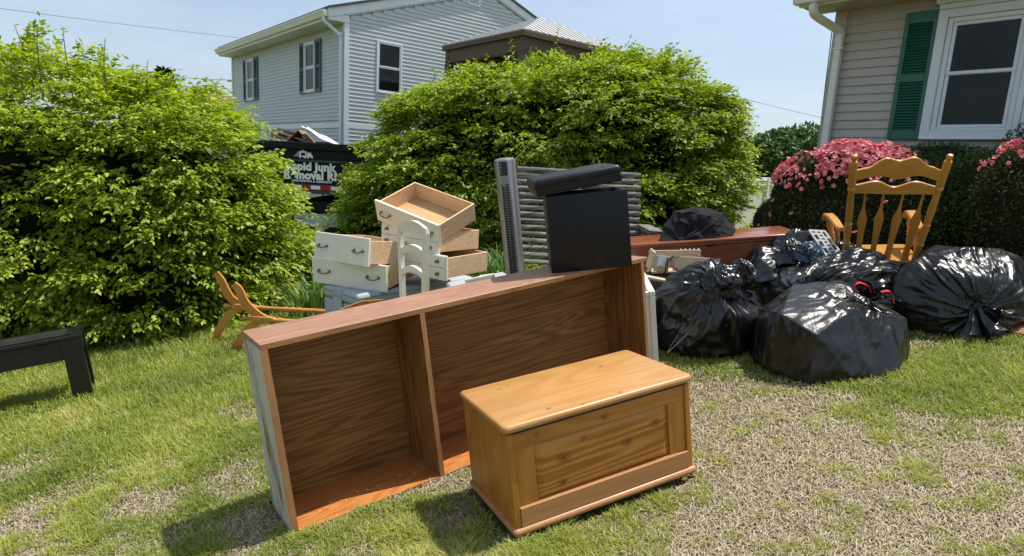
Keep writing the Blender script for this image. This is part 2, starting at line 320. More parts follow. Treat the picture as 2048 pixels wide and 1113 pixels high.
# numpy value noise
_perm = np.random.RandomState(7).rand(4096).astype(np.float32)
def vnoise(p):
    p = np.asarray(p, float); i = np.floor(p).astype(np.int64); f = p - i; f = f*f*(3-2*f)
    def h(a, b, c): return _perm[(a*1619 + b*31337 + c*6971 + (a*b)*17 + (b*c)*29) & 4095]
    x, y, z = i[..., 0], i[..., 1], i[..., 2]; r = 0
    for dx in (0, 1):
        for dy in (0, 1):
            for dz in (0, 1):
                w = (f[..., 0] if dx else 1-f[..., 0])*(f[..., 1] if dy else 1-f[..., 1])*(f[..., 2] if dz else 1-f[..., 2])
                r = r + w*h(x+dx, y+dy, z+dz)
    return r
def fbm(p, o=3):
    s, a, t = 0, 1., 0
    for k in range(o): s = s + a*vnoise(p*2**k + k*17.3); t += a; a *= .5
    return s/t
def unit(v): return v/np.maximum(np.linalg.norm(v, axis=-1, keepdims=True), 1e-9)
# ------------------------------------------------------------------ the setting: ground
def ground_z(X, Y):
    z = .1528*(X-.189) + .002*Y + .015
    k = .62
    return np.where(np.abs(z) <= k, z, np.sign(z)*(k + .35*np.tanh((np.abs(z)-k)/.35)))
MYn = np.array(MY)
def yard2w(p): return p @ MYn[:3, :3].T + MYn[:3, 3]
FOOT = [(-.88, 2.046, R(33.25), 1.9, .30), (-.073, 1.847, R(24.1), .767, .414)]          # footprint of the bookcase, kept free of blades
def greenness(x, y):
    """share of living grass at a yard point"""
    p = np.stack([x, y, x*0], -1)
    n = fbm(p*np.array([1.9, 2.3, 1]) + 3.1, 3)*.6 + fbm(p*6.5 + 9, 2)*.5
    b = .30*np.exp(-((x+2.3)**2/2.2 + (y-4.2)**2/2.5)) + .26*np.exp(-((x-2.2)**2/.7 + (y-3.0)**2/.22)) - .34*np.exp(-((x-.95)**2/.55 + (y-2.15)**2/.34)) \
        - .16*np.exp(-((x-1.75)**2/.6 + (y-1.75)**2/.25)) + .22*(y > 4.2) + .16*np.exp(-((x-.15)**2/.12 + (y-2.0)**2/.25)) - .12*np.exp(-((x+1.25)**2/.15 + (y-2.35)**2/.2)) - .05*np.exp(-((x+1.6)**2/.5 + (y-1.9)**2/.3))
    b = b + .09/(1+np.exp((x+.9)*6))
    return n + b - .57
def build_ground():
    def axis(lo, hi, a, b, fine, n):
        core = np.arange(a, b, fine); t = np.linspace(0, 1, n)[1:]**2.6
        return np.concatenate([(a + (lo-a)*t)[::-1], core, b + (hi-b)*t])
    xs = axis(-260, 260, -6, 6, .075, 26); ys = axis(-60, 420, .2, 9, .075, 26)
    X, Y = np.meshgrid(xs, ys); Z = ground_z(X, Y)
    V = np.stack([X, Y, Z], -1).reshape(-1, 3)
    q = (V - MYn[:3, 3]) @ MYn[:3, :3]          # back to yard coordinates
    g = greenness(q[:, 0], q[:, 1]); V[:, 2] += (fbm(V*np.array([3, 3, 1]), 2)-.5)*.02*(np.abs(V[:, 0]) < 8) - .006
    nx, ny = len(xs), len(ys); I = np.arange(nx*ny).reshape(ny, nx)
    F = np.stack([I[:-1, :-1], I[:-1, 1:], I[1:, 1:], I[1:, :-1]], -1).reshape(-1, 4)
    m, n, b = newmat('lawn_soil'); L = n.links.new
    a = n.nodes.new('ShaderNodeAttribute'); a.attribute_name = 'tint'
    v = coords(n); t = node(n, 'ShaderNodeTexNoise', Scale=70, Detail=8, Roughness=.75); L(v, t.inputs['Vector'])
    t2 = node(n, 'ShaderNodeTexNoise', Scale=9, Detail=5, Roughness=.7); L(v, t2.inputs['Vector'])
    r1 = ramp(n, [(.30, (.085, .066, .042)), (.52, (.21, .168, .108)), (.72, (.35, .285, .19))]); L(t.outputs['Fac'], r1.inputs['Fac'])
    r2 = ramp(n, [(.30, (.05, .06, .018)), (.55, (.14, .165, .04)), (.75, (.24, .26, .08))]); L(t.outputs['Fac'], r2.inputs['Fac'])
    ad = node(n, 'ShaderNodeMath', operation='MULTIPLY_ADD'); L(t2.outputs['Fac'], ad.inputs[0]); ad.inputs[1].default_value = .5; L(a.outputs['Fac'], ad.inputs[2])
    mr = node(n, 'ShaderNodeMapRange'); mr.inputs['From Min'].default_value = .15; mr.inputs['From Max'].default_value = .35; L(ad.outputs[0], mr.inputs['Value'])
    x = node(n, 'ShaderNodeMixRGB'); L(mr.outputs[0], x.inputs['Fac']); L(r1.outputs['Color'], x.inputs['Color1']); L(r2.outputs['Color'], x.inputs['Color2'])
    L(x.outputs['Color'], b.inputs['Base Color']); b.inputs['Roughness'].default_value = .95; b.inputs['Specular IOR Level'].default_value = .1
    bp = node(n, 'ShaderNodeBump', Strength=.6, Distance=.02); L(t.outputs['Fac'], bp.inputs['Height']); L(bp.outputs['Normal'], b.inputs['Normal'])
    o = npmesh('ground', V, F, m, None, g, True); o['kind'] = 'structure'
    o['label'] = 'sloping patchy back lawn of thin grass and dead straw'
build_ground()
# ------------------------------------------------------------------ plants
def leaf_mesh(P, D, N, Ln, Wd, tint, near):
    """arrays: base point, direction, face normal, length, width -> V, F, T"""
    D = unit(D); Sd = unit(np.cross(D, N)); N = np.cross(Sd, D); n = len(P); l = Ln[:, None]; w = Wd[:, None]
    if near:
        pts = [P, P + D*l*.30 + Sd*w*.42 + N*w*.10, P + D*l*.66 + Sd*w*.36 + N*w*.06 - N*l*.04, P + D*l - N*l*.14,
               P + D*l*.66 - Sd*w*.36 + N*w*.06 - N*l*.04, P + D*l*.30 - Sd*w*.42 + N*w*.10, P + D*l*.48 - N*l*.02]
        fa = [(0, 1, 6), (1, 2, 6), (2, 3, 6), (3, 4, 6), (4, 5, 6), (5, 0, 6)]
    else:
        pts = [P, P + D*l*.45 + Sd*w*.5 + N*w*.14, P + D*l - N*l*.08, P + D*l*.45 - Sd*w*.5 + N*w*.14]
        fa = [(0, 1, 2), (0, 2, 3)]
    k = len(pts); V = np.stack(pts, 1).reshape(-1, 3); F = (np.arange(n)[:, None, None]*k + np.array(fa)[None]).reshape(-1, 3)
    return V, F, np.repeat(tint, k)
def lobes_surface(lobes, n, rng, inner=1.0):
    """points and outward normals on the union of ellipsoids (cx,cy,cz,rx,ry,rz)"""
    Ls = np.array(lobes, float); ar = Ls[:, 3]*Ls[:, 4] + Ls[:, 4]*Ls[:, 5] + Ls[:, 3]*Ls[:, 5]; idx = rng.choice(len(Ls), n*3, p=ar/ar.sum())
    d = unit(rng.randn(n*3, 3)); c = Ls[idx, :3]; r = Ls[idx, 3:6]*inner
    P = c + d*r; Nn = unit(d/r)
    bump = 1 + .16*(fbm(P*1.5 + 5, 2)-.5)*2; P = c + (P-c)*bump[:, None]
    ok = P[:, 2] > .04
    for j in range(len(Ls)):
        q = (P - Ls[j, :3])/(Ls[j, 3:6]*inner); ok &= (idx == j) | ((q*q).sum(1) > .93)
    P, Nn = P[ok], Nn[ok]; return P[:n], Nn[:n]
def sprays(P, Nn, rng, per, twig, leaf, droop=.25, spread=.5, up=.12, jit=.45):
    """flat sprays of paired leaves along short outward twigs"""
    n = len(P); H = Nn*np.array([1, 1, .55]) + np.array([0, 0, up]); D = unit(unit(H) + rng.randn(n, 3)*jit*np.array([1, 1, .5]))
    T = twig*(.55 + rng.rand(n)*.9); Sd = unit(np.cross(D, np.array([0, 0, 1.]) + rng.randn(n, 3)*.25)); Up = np.cross(Sd, D)
    tone = np.clip(rng.rand(n)*.55 + .15, 0, 1)
    out = []
    for k in range(per):
        t = (k//2 + .6)/(per/2); sgn = 1 if k % 2 else -1
        p = P + D*(T*(t-.45))[:, None] - Up*(droop*T*t*t)[:, None]*1.0 + rng.randn(n, 3)*.012
        dd = unit(D*(.55 + .5*t) + Sd*sgn*(spread + .25*rng.rand(n))[:, None]*(1.3-.5*t) - np.array([0, 0, 1.])*(droop*.9 + .5*rng.rand(n))[:, None])
        nn = unit(Up + rng.randn(n, 3)*.28)
        Ls = leaf*(.5 + .85*rng.rand(n)); out.append((p, dd, nn, Ls, Ls*.52, np.clip(tone + rng.randn(n)*.16 + .14*t, 0, 1)))
    return [np.concatenate(x) for x in zip(*out)]
def twig_shade_core(lobes, t, k, amp=.05, sub=4):  # solid dark blobs added inside the crown so its gaps look shaded
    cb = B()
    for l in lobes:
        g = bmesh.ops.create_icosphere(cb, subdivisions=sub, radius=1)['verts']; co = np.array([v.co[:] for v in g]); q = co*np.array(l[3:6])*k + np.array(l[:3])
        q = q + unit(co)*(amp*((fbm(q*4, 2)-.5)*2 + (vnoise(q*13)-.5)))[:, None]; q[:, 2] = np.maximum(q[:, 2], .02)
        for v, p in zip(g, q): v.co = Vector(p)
    part('twig_shade_core', cb, 'twigs', t, True)
def strip_branches(parent, segs, mat='bark', name='branch'):
    for pts, r0, r1 in segs:
        bm = B(); q = catmull(pts, 4); tube(bm, q, [r0 + (r1-r0)*i/(len(q)-1) for i in range(len(q))], 6); part(name, bm, mat, parent, True)
def shrub(name, label, lobes, n_spray, per, twig, leaf, mat, seed, near, shoots, base, n_stem=9, cat='shrub', group=None, jit=.30, fill=.42, tier=.30):
    rng = np.random.RandomState(seed); t = thing(name, label, cat, base, world=True, group=group); o = np.array(base)
    per_tier = 16; C0, N0 = lobes_surface(lobes, n_spray//per_tier, rng); C0 = C0 - N0*(rng.rand(len(C0))**1.5*.22)[:, None]
    h0 = unit(N0*np.array([1, 1, .15]) + rng.randn(len(C0), 3)*np.array([.25, .25, .05])); tn = np.stack([-h0[:, 1], h0[:, 0], 0*h0[:, 0]], -1)
    C0, N0, h0, tn = [np.repeat(q, per_tier, 0) for q in (C0, N0, h0, tn)]; n_ = len(C0); ta = (rng.rand(n_)*2-1)*tier; oa = rng.rand(n_)**.8*tier*.75
    P = C0 + tn*(ta*(1-.45*oa/tier))[:, None] + h0*oa[:, None] + np.array([0, 0, 1.])*(rng.randn(n_)*.022 - .55*oa*oa/tier - .25*ta*ta/tier)[:, None]
    Nn = unit(N0*.5 + h0*.6 + tn*(ta/tier*.55)[:, None])
    A = [sprays(P, Nn, rng, per, twig, leaf, jit=jit)]
    P2, N2 = lobes_surface(lobes, int(n_spray*fill*.9), rng, .86); A.append(sprays(P2, N2, rng, per//2, twig*1.2, leaf*1.35, jit=.7))
    twig_shade_core(lobes, t, .62, .24)
    stems = []
    for (sx, sy, sz, hgt, lx, ly) in shoots:
        n = 12; tt = np.linspace(.15, 1, n); p = np.array([sx, sy, sz]) + np.stack([lx*tt, ly*tt, hgt*tt], -1)
        az = np.arange(n)*1.57*1.1 + rng.rand()*3; d = np.stack([np.cos(az), np.sin(az), .35 + 0*az], -1)
        A.append([p, d, np.tile([0, 0, 1.], (n, 1)) + rng.randn(n, 3)*.3, np.full(n, leaf*1.15)*(1.1-.4*tt), np.full(n, leaf*.5)*(1.1-.4*tt), np.clip(.45 + rng.rand(n)*.3, 0, 1)])
        stems.append(([(sx, sy, sz-.25), (sx+lx*.5, sy+ly*.5, sz+hgt*.5), (sx+lx, sy+ly, sz+hgt)], .006, .002))
    P, D, N, Ln, Wd, T = [np.concatenate(x) for x in zip(*A)]
    ok = P[:, 2] > .03; P, D, N, Ln, Wd, T = [x[ok] for x in (P, D, N, Ln, Wd, T)]
    V, F, tv = leaf_mesh(P, D, N, Ln, Wd, T, near)
    c = npmesh('crown', V - o, F, mat, t, tv); c['kind'] = 'stuff'
    Lb = np.array(lobes)
    for k in range(n_stem):
        j = rng.randint(len(Lb)); d = unit(rng.randn(3)*np.array([1, 1, .3]) + np.array([0, 0, .9])); e = Lb[j, :3] + d*Lb[j, 3:6]*.85
        s = np.array([Lb[j, 0], Lb[j, 1], 0]) + rng.randn(3)*np.array([.18, .18, 0]); mid = s*.45 + e*.55 + rng.randn(3)*.12
        stems.append(([tuple(s), tuple(mid), tuple(e)], .022, .005))
    strip_branches(t, stems)
    return t
# big shrub on the left and the wide shrub in the middle
shrub('leafy_shrub', 'tall yellow-green leafy shrub at the left edge behind the black table',
      [(-4.9, 6.7, 1.2, 1.7, 1.6, 1.80), (-3.75, 6.7, 1.05, 1.22, 1.3, 1.50), (-3.25, 6.8, .90, .82, .95, 1.0), (-2.93, 6.7, .66, .50, .7, .62), (-3.24, 6.5, 1.25, .68, .8, .80), (-3.5, 5.95, .5, .75, .62, .72), (-5.2, 5.9, .8, 1.1, .95, 1.1)],
      9800, 12, .27, .055, 'leaf_shrub', 3, True,
      [(-3.9, 6.0, 2.45, .42, .05, 0), (-3.55, 5.9, 2.28, .45, .12, 0), (-3.35, 6.2, 2.15, .42, .1, 0), (-4.3, 6.1, 2.62, .35, -.05, 0), (-3.0, 6.4, 1.95, .38, .18, 0), (-4.1, 5.9, 2.5, .4, .1, 0),
       (-2.85, 6.3, 1.85, .40, .05, 0), (-3.7, 6.1, 2.38, .3, -.1, 0)], (-3.8, 6.6, 0), 12)
shrub('leafy_shrub', 'wide rounded green shrub in the middle below the pavilion roof',
      [(.55, 9.2, 1.25, 2.0, 1.5, 1.50), (1.95, 9.2, 1.12, 1.42, 1.35, 1.25), (-.75, 9.0, 1.15, 1.15, 1.2, 1.28), (-1.32, 8.7, .85, .70, .95, .74), (-2.1, 8.2, .32, .60, .7, .42), (1.0, 8.3, .55, 1.65, .8, .85), (1.98, 8.8, .45, .72, 1.0, .9), (1.30, 9.0, 1.40, 1.30, 1.3, 1.36), (-.45, 9.0, 1.48, .98, 1.1, 1.18), (2.05, 9.1, 1.20, 1.20, 1.25, 1.32), (-1.60, 8.5, .50, .66, .8, .62)],
      15500, 12, .28, .056, 'leaf_shrub2', 11, False,
      [(-.55, 8.4, 2.1, .55, .0, 0), (.9, 8.8, 2.6, .42, .05, 0), (1.9, 8.7, 2.2, .5, .12, 0), (2.4, 8.7, 1.95, .5, .2, 0), (1.5, 8.8, 2.4, .35, .1, 0), (2.9, 8.8, 1.6, .38, .25, 0), (-1.3, 8.4, 1.45, .35, -.2, 0), (.3, 8.8, 2.65, .3, 0, 0)],
      (.6, 9.2, 0), 16, fill=.55)
# clipped evergreens and azaleas before the right house
def hedge(name, label, lobes, n, leaf, mat, seed, base, flowers=None, cat='hedge', group=None, flat=None):
    rng = np.random.RandomState(seed); t = thing(name, label, cat, base, world=True, group=group); o = np.array(base); A = []
    for inner, k in ((1., 1.), (.93, .8), (.84, .5)):
        P, Nn = lobes_surface(lobes, int(n*k), rng, inner); P = P - Nn*(rng.rand(len(P))**1.5*.08)[:, None]
        D = unit(Nn + rng.randn(len(P), 3)*.75 + np.array([0, 0, .25])); Ls = leaf*(.6 + .8*rng.rand(len(P)))
        A.append((P, D, unit(Nn + rng.randn(len(P), 3)*.8), Ls, Ls*.42, np.clip(fbm(P*4, 2)*.9 - .15 + rng.rand(len(P))*.4, 0, 1)))
    P, D, N, Ln, Wd, T = [np.concatenate(x) for x in zip(*A)]; V, F, tv = leaf_mesh(P, D, N, Ln, Wd, T, False)
    c = npmesh('crown', V - o, F, mat, t, tv); c['kind'] = 'stuff'
    twig_shade_core(lobes, t, .86)
    Lb = np.array(lobes); st = []
    for k in range(6):
        j = rng.randint(len(Lb)); e = Lb[j, :3] + unit(rng.randn(3))*Lb[j, 3:6]*.8; e[2] = max(e[2], .35); st.append(([(Lb[j, 0], Lb[j, 1], 0), tuple((Lb[j, :3]+e)/2*np.array([1, 1, .8])), tuple(e)], .02, .006))
    strip_branches(t, st)
    if flowers:
        nf, fn = flowers; P, Nn = lobes_surface(lobes, nf*14, rng, 1.0); P = P + Nn*(rng.rand(len(P))*.055 - .01)[:, None]; Nn = unit(Nn + rng.randn(len(P), 3)*.45); pr = fn(P, rng); P, Nn = P[pr], Nn[pr]; P, Nn = P[:nf], Nn[:nf]
        n = len(P); a0, b0 = unit(np.cross(Nn, rng.randn(n, 3))), None; b0 = np.cross(Nn, a0); out = []; sz = .025*(.7 + .6*rng.rand(n)); tone = rng.rand(n)
        for k in range(5):
            an = k*1.2566; d = a0*math.cos(an) + b0*math.sin(an); out.append((P, unit(d + Nn*.75), unit(Nn - d*.6), sz, sz*.95, np.clip(tone*.8 + rng.rand(n)*.25, 0, 1)))
        P, D, N, Ln, Wd, T = [np.concatenate(x) for x in zip(*out)]; V, F, tv = leaf_mesh(P, D, N, Ln, Wd, T, True)
        c = npmesh('blossom', V - o, F, 'petal', t, tv); c['kind'] = 'stuff'; c['label'] = 'coral pink azalea blossoms massed on top'
    return t
def fl1(P, rng): n = fbm(P*4.5 + 7, 2); return ((rng.rand(len(P)) < np.clip((P[:, 2]-.80)*5.0, 0, 1)**1.2) & (n + .25*rng.rand(len(P)) > .56)) | (rng.rand(len(P)) < .007)
def fl2(P, rng): n = fbm(P*6.5, 2); return (rng.rand(len(P)) < np.clip((P[:, 2]-.84)*6, 0, 1)) & (n > .42)
hedge('azalea_bush', 'azalea bush with a cap of pink blossoms behind the rocking chair', [(2.84, 5.78, .62, .35, .42, .50), (3.12, 5.65, .65, .48, .45, .50), (3.42, 5.58, .58, .36, .42, .50), (3.0, 5.6, .42, .48, .45, .48), (3.32, 5.6, .42, .45, .45, .48), (2.74, 5.8, .40, .30, .4, .42)], 8000, .032, 'leaf_dark', 21, (3.1, 5.7, 0), (1600, fl1), 'azalea')
hedge('yew_bush', 'dark clipped yew bush beside the white fence', [(2.93, 6.15, .38, .38, .45, .50), (2.80, 6.3, .30, .28, .4, .42)], 9000, .030, 'leaf_yew', 22, (2.7, 6.2, 0), None, 'yew')
hedge('yew_hedge', 'dark green clipped yew hedge under the shuttered window', [(3.75, 5.55, .42, .48, .5, .56), (4.15, 5.25, .42, .5, .5, .58), (4.6, 4.85, .45, .6, .5, .62), (5.1, 4.3, .45, .6, .6, .65), (4.1, 5.9, .5, .7, .5, .62), (4.9, 5.3, .55, .8, .5, .66)], 24000, .030, 'leaf_yew', 23, (4.2, 5.2, 0), None, 'hedge')
hedge('azalea_bush', 'azalea bush with fading pink blossoms at the right edge', [(3.98, 4.72, .45, .34, .36, .60), (4.4, 4.35, .45, .45, .4, .60)], 6000, .032, 'leaf_dark', 24, (4.1, 4.6, 0), (420, fl2), 'azalea')
# strap-leaved clumps at the foot of the shrubs
def strap_clump(label, x, y, r, h, n, seed):
    rng = np.random.RandomState(seed); a = rng.rand(n)*6.283; rr = r*np.sqrt(rng.rand(n)); P = np.stack([rr*np.cos(a), rr*np.sin(a), 0*a], -1)
    d = unit(P + rng.randn(n, 3)*.06)*(.25 + .3*rng.rand(n))[:, None]; d[:, 2] = 0; H = h*(.55 + .6*rng.rand(n)); w = .011; s = unit(np.cross(d, [0, 0, 1.]))
    V = []; ts = (0, .35, .7, 1)
    for i, t in enumerate(ts):
        c = P + d*(H*t*t*1.6)[:, None]; c[:, 2] = H*(t - .42*t**3); ww = w*(1-t*.85); V += [c - s*ww, c + s*ww]
    V = np.stack(V, 1).reshape(-1, 3); F = []
    for i in range(3): F.append((2*i, 2*i+1, 2*i+3, 2*i+2))
    F = (np.arange(n)[:, None, None]*8 + np.array(F)[None]).reshape(-1, 4)
    t = thing('daylily_clump', label, 'plant', (x, y, 0), group='strap-leaved clumps under the shrubs'); npmesh('leaf_mass', V, F, 'strap', t, np.repeat(rng.rand(n), 8))['kind'] = 'stuff'
strap_clump('clump of strap leaves between the left shrub and the drawers', -1.95, 6.0, .26, .62, 150, 1)
strap_clump('clump of strap leaves behind the left drawers stack', -1.25, 6.4, .22, .66, 120, 2)
strap_clump('clump of strap leaves between drawers stack and tower fan', -.12, 6.3, .24, .66, 150, 3)
strap_clump('clump of strap leaves left of the slatted bench', .10, 6.9, .2, .6, 90, 4)
def ground_cover():
    rng = np.random.RandomState(5); n = 2600; P = np.stack([-.25 + 1.5*rng.rand(n), 5.55 + 1.3*rng.rand(n), .03 + .16*rng.rand(n)], -1); D = unit(rng.randn(n, 3)*np.array([1, 1, .2]) + [0, -.3, .1])
    V, F, tv = leaf_mesh(P, D, unit(rng.randn(n, 3)*.4 + [0, 0, 1]), .05*(.6 + .7*rng.rand(n)), .035*(.6 + .7*rng.rand(n)), np.clip(.3 + .6*rng.rand(n), 0, 1), False)
    o = npmesh('ground_cover', V, F, 'leaf_shrub', None, tv); o.matrix_world = MY; tag(o, 'bright leafy ground cover below the slatted bench', 'ground cover', None, 'stuff')
ground_cover()
# ------------------------------------------------------------------ lawn
def in_foot(x, y, m=.015):
    k = np.zeros(len(x), bool)
    for (ox, oy, a, w, d) in FOOT:
        u = (x-ox)*math.cos(a) + (y-oy)*math.sin(a); v = -(x-ox)*math.sin(a) + (y-oy)*math.cos(a); k |= (u > -m) & (u < w+m) & (v > -m*.3) & (v < d+m)
    return k
def scatter(n, rng, a, b, side=1.22):
    u = rng.rand(n); y = 1/(1/a - u*(1/a-1/b)); x = (rng.rand(n)*2-1)*(side*y + .35); return x, y
def blades(rng, x, y, H, w, lean, tint):
    n = len(x); az = rng.rand(n)*6.283; d = np.stack([np.cos(az), np.sin(az), 0*az], -1); s = np.stack([-np.sin(az), np.cos(az), 0*az], -1); P = np.stack([x, y, 0*x - .004], -1)
    rr = (lean*H)[:, None]; w = w[:, None]
    V = [P - s*w, P + s*w]; m = P + d*rr*.35; m[:, 2] += H*.6; V += [m - s*w*.75, m + s*w*.75]; e = P + d*rr; e[:, 2] += H*(1-.25*lean); V += [e]
    V = np.stack(V, 1).reshape(-1, 3); F = (np.arange(n)[:, None, None]*5 + np.array([(0, 1, 3), (0, 3, 2), (2, 3, 4)])[None]).reshape(-1, 3)
    return V, F, np.repeat(tint, 5)
def build_lawn():
    rng = np.random.RandomState(12); x, y = scatter(640000, rng, 1.35, 9.5)
    g = greenness(x, y); pr = 1/(1+np.exp(-(g+.04)*13)); pr = np.maximum(pr, .13)
    nt_ = 620; tx, ty = scatter(nt_, rng, 1.45, 4.5); cell = {}
    for i in range(nt_): cell.setdefault((int(math.floor(tx[i]*4)), int(math.floor(ty[i]*4))), []).append(i)
    boost = np.zeros(len(x)); ix, iy = np.floor(x*4).astype(int), np.floor(y*4).astype(int); near = np.where(y < 4.5)[0]
    rad = .025 + .035*rng.rand(nt_)
    key = ix*1000 + iy; order = near[np.argsort(key[near], kind='stable')]; ks = key[order]
    for (cx, cy), ids in cell.items():
        for dx in (-1, 0, 1):
            for dy in (-1, 0, 1):
                k = (cx+dx)*1000 + cy+dy; a, b = np.searchsorted(ks, k), np.searchsorted(ks, k, 'right')
                if a == b: continue
                sel = order[a:b]
                for i in ids:
                    d2 = (x[sel]-tx[i])**2 + (y[sel]-ty[i])**2; boost[sel] = np.maximum(boost[sel], np.exp(-d2/rad[i]**2))
    pr = np.clip(pr + boost*.85*(g > -.42), 0, 1)
    ok = (rng.rand(len(x)) < pr) & ~in_foot(x, y); x, y, g, boost = x[ok], y[ok], g[ok], boost[ok]
    vig = np.clip(.45 + g*2.2, .25, 1.15) + boost*.5
    H = (.012 + .034*vig)*(.55 + .75*rng.rand(len(x)))*(1 + .04*y); w = .0011 + .00055*y
    tone = np.clip(fbm(np.stack([x*2.2, y*2.2, 0*x], -1) + 40, 2)*.9 - .12 + .30*rng.rand(len(x)) + .10*(boost > .3), 0, 1)
    V, F, T = blades(rng, x, y, H, w, .25 + .9*rng.rand(len(x)), tone)
    o = npmesh('grass', V, F, 'blade', None, T); o.matrix_world = MY; tag(o, 'short green lawn grass growing in patches', 'grass', None, 'stuff')
    # dead straw lying flat
    x, y = scatter(390000, rng, 1.35, 6.0); g = greenness(x, y); ok = (rng.rand(len(x)) < np.clip(.62 - g*2.4, .12, 1)) & ~in_foot(x, y); x, y = x[ok], y[ok]; n = len(x)
    az = rng.rand(n)*6.283; d = np.stack([np.cos(az), np.sin(az), 0*az], -1); s = np.stack([-np.sin(az), np.cos(az), 0*az], -1)
    Ln = .018 + .038*rng.rand(n)**1.5; w = (.0008 + .00035*y)[:, None]; P = np.stack([x, y, .002 + .014*rng.rand(n)], -1); kk = (rng.randn(n)*.35)[:, None]
    m = P + d*(Ln*.5)[:, None] + s*kk*(Ln*.5)[:, None]*.5 + np.array([0, 0, 1])*(rng.rand(n)*.016)[:, None]; e = P + d*Ln[:, None] - np.array([0, 0, 1])*(rng.rand(n)*.01)[:, None] + np.array([0, 0, 1])*(rng.rand(n)*.012)[:, None]
    V = np.stack([P - s*w, P + s*w, m - s*w, m + s*w, e - s*w*.4, e + s*w*.4], 1).reshape(-1, 3)
    F = (np.arange(n)[:, None, None]*6 + np.array([(0, 1, 3, 2), (2, 3, 5, 4)])[None]).reshape(-1, 4)
    o = npmesh('dead_grass', V, F, 'straw', None, np.repeat(np.clip(rng.rand(n)*.9 + .1*rng.randn(n), 0, 1), 6)); o.matrix_world = MY; tag(o, 'dry straw-coloured dead grass lying flat', 'dead grass', None, 'stuff')
build_lawn()
def stalks():
    rng = np.random.RandomState(31); bm = B()
    for (x, y, a, l) in ((1.05, 1.80, 1.9, .26), (1.12, 1.72, 1.2, .22), (1.30, 2.02, .35, .24), (1.85, 1.90, -.6, .22), (.85, 1.68, 1.5, .12), (1.55, 2.3, .2, .2), (2.0, 2.05, -.4, .3), (-.35, 1.85, 1.2, .14), (-1.9, 2.5, .6, .18), (-1.35, 2.25, 2.4, .16)):
        p = [Vector((x, y, .012)), Vector((x + l*.5*math.cos(a), y + l*.5*math.sin(a), .028)), Vector((x + l*math.cos(a+.12), y + l*math.sin(a+.12), .02))]
        tube(bm, catmull(p, 4), .0016, 4)
        for k in range(5):
            q = p[2] + Vector((rng.randn()*.012, rng.randn()*.012, .004)); tube(bm, [p[2].lerp(p[1], .04*k), q + Vector((math.cos(a), math.sin(a), 0))*(.02-.014*k)], [.0016, .0006], 4)
    o = part('grass_stalks', bm, 'straw', None); o.matrix_world = MY; tag(o, 'long pale dead seed stalks on the bare patch', 'dead grass', None, 'stuff')
stalks()
# ------------------------------------------------------------------ left house (world frame: local x along gable, local y along side wall)
T40 = R(40.59)
def house_root(name, label, loc):
    return thing(name, label, 'house', yard=False, mat4=Matrix.Translation(loc) @ Matrix.Rotation(T40, 4, 'Z'))
def lap_board(bm, a, b, z, e, out, th=.014, dutch=True):
    """one siding course from a to b (2D points), lower edge z, exposure e, outward 2D dir out"""
    a, b, o = Vector((*a, 0)), Vector((*b, 0)), Vector((*out, 0)); Z = Vector((0, 0, 1))
    pr = [(0, z), (th, z), (th, z + .006), (th*.28, z + e*.48), (.0015, z + e + .008), (0, z + e + .008)] if dutch else [(0, z), (th, z), (th, z + .004), (.0015, z + e + .008), (0, z + e + .008)]
    A = [bm.verts.new(a + o*d + Z*h) for d, h in pr]; Bv = [bm.verts.new(b + o*d + Z*h) for d, h in pr]; k = len(pr)
    for i in range(k): bm.faces.new((A[i], A[(i+1) % k], Bv[(i+1) % k], Bv[i]))
    bm.faces.new(A[::-1]); bm.faces.new(Bv); bmesh.ops.recalc_face_normals(bm, faces=bm.faces)
def window_unit(h, org, u, out, w, z0, z1, casing, sash, trim, pane, rail=.5, name='window', depth=.05):
    """double-hung window: origin org (2D), along u, outward out"""
    U, O, Z = Vector((*u, 0)), Vector((*out, 0)), Vector((0, 0, 1)); Og = Vector((*org, 0)); rot = Matrix((U, -O, Z)).transposed()
    def bx(bm, a0, a1, d0, d1, h0, h1): box(bm, Og + U*(a0+a1)/2 + O*(d0+d1)/2 + Z*(h0+h1)/2, (a1-a0, d1-d0, h1-h0), rot, .003)
    bm = B()
    bx(bm, 0, casing, 0, depth, z0, z1); bx(bm, w-casing, w, 0, depth, z0, z1); bx(bm, casing, w-casing, 0, depth, z1-casing, z1); bx(bm, casing, w-casing, 0, depth+.012, z0, z0+casing)
    win = part(name, bm, trim, h); zm = z0 + casing + (z1-z0-2*casing)*rail
    for (lo, hi, d) in ((zm, z1-casing, depth*.72), (z0+casing, zm, depth*.45)):
        bm = B(); bx(bm, casing, casing+sash, .004, d, lo, hi); bx(bm, w-casing-sash, w-casing, .004, d, lo, hi); bx(bm, casing+sash, w-casing-sash, .004, d, lo, lo+sash); bx(bm, casing+sash, w-casing-sash, .004, d, hi-sash, hi)
        part('sash', bm, trim, win)
        bm = B(); bx(bm, casing+sash*.8, w-casing-sash*.8, .012, .0165, lo+sash*.8, hi-sash*.8); part('pane', bm, pane, win)
    return win
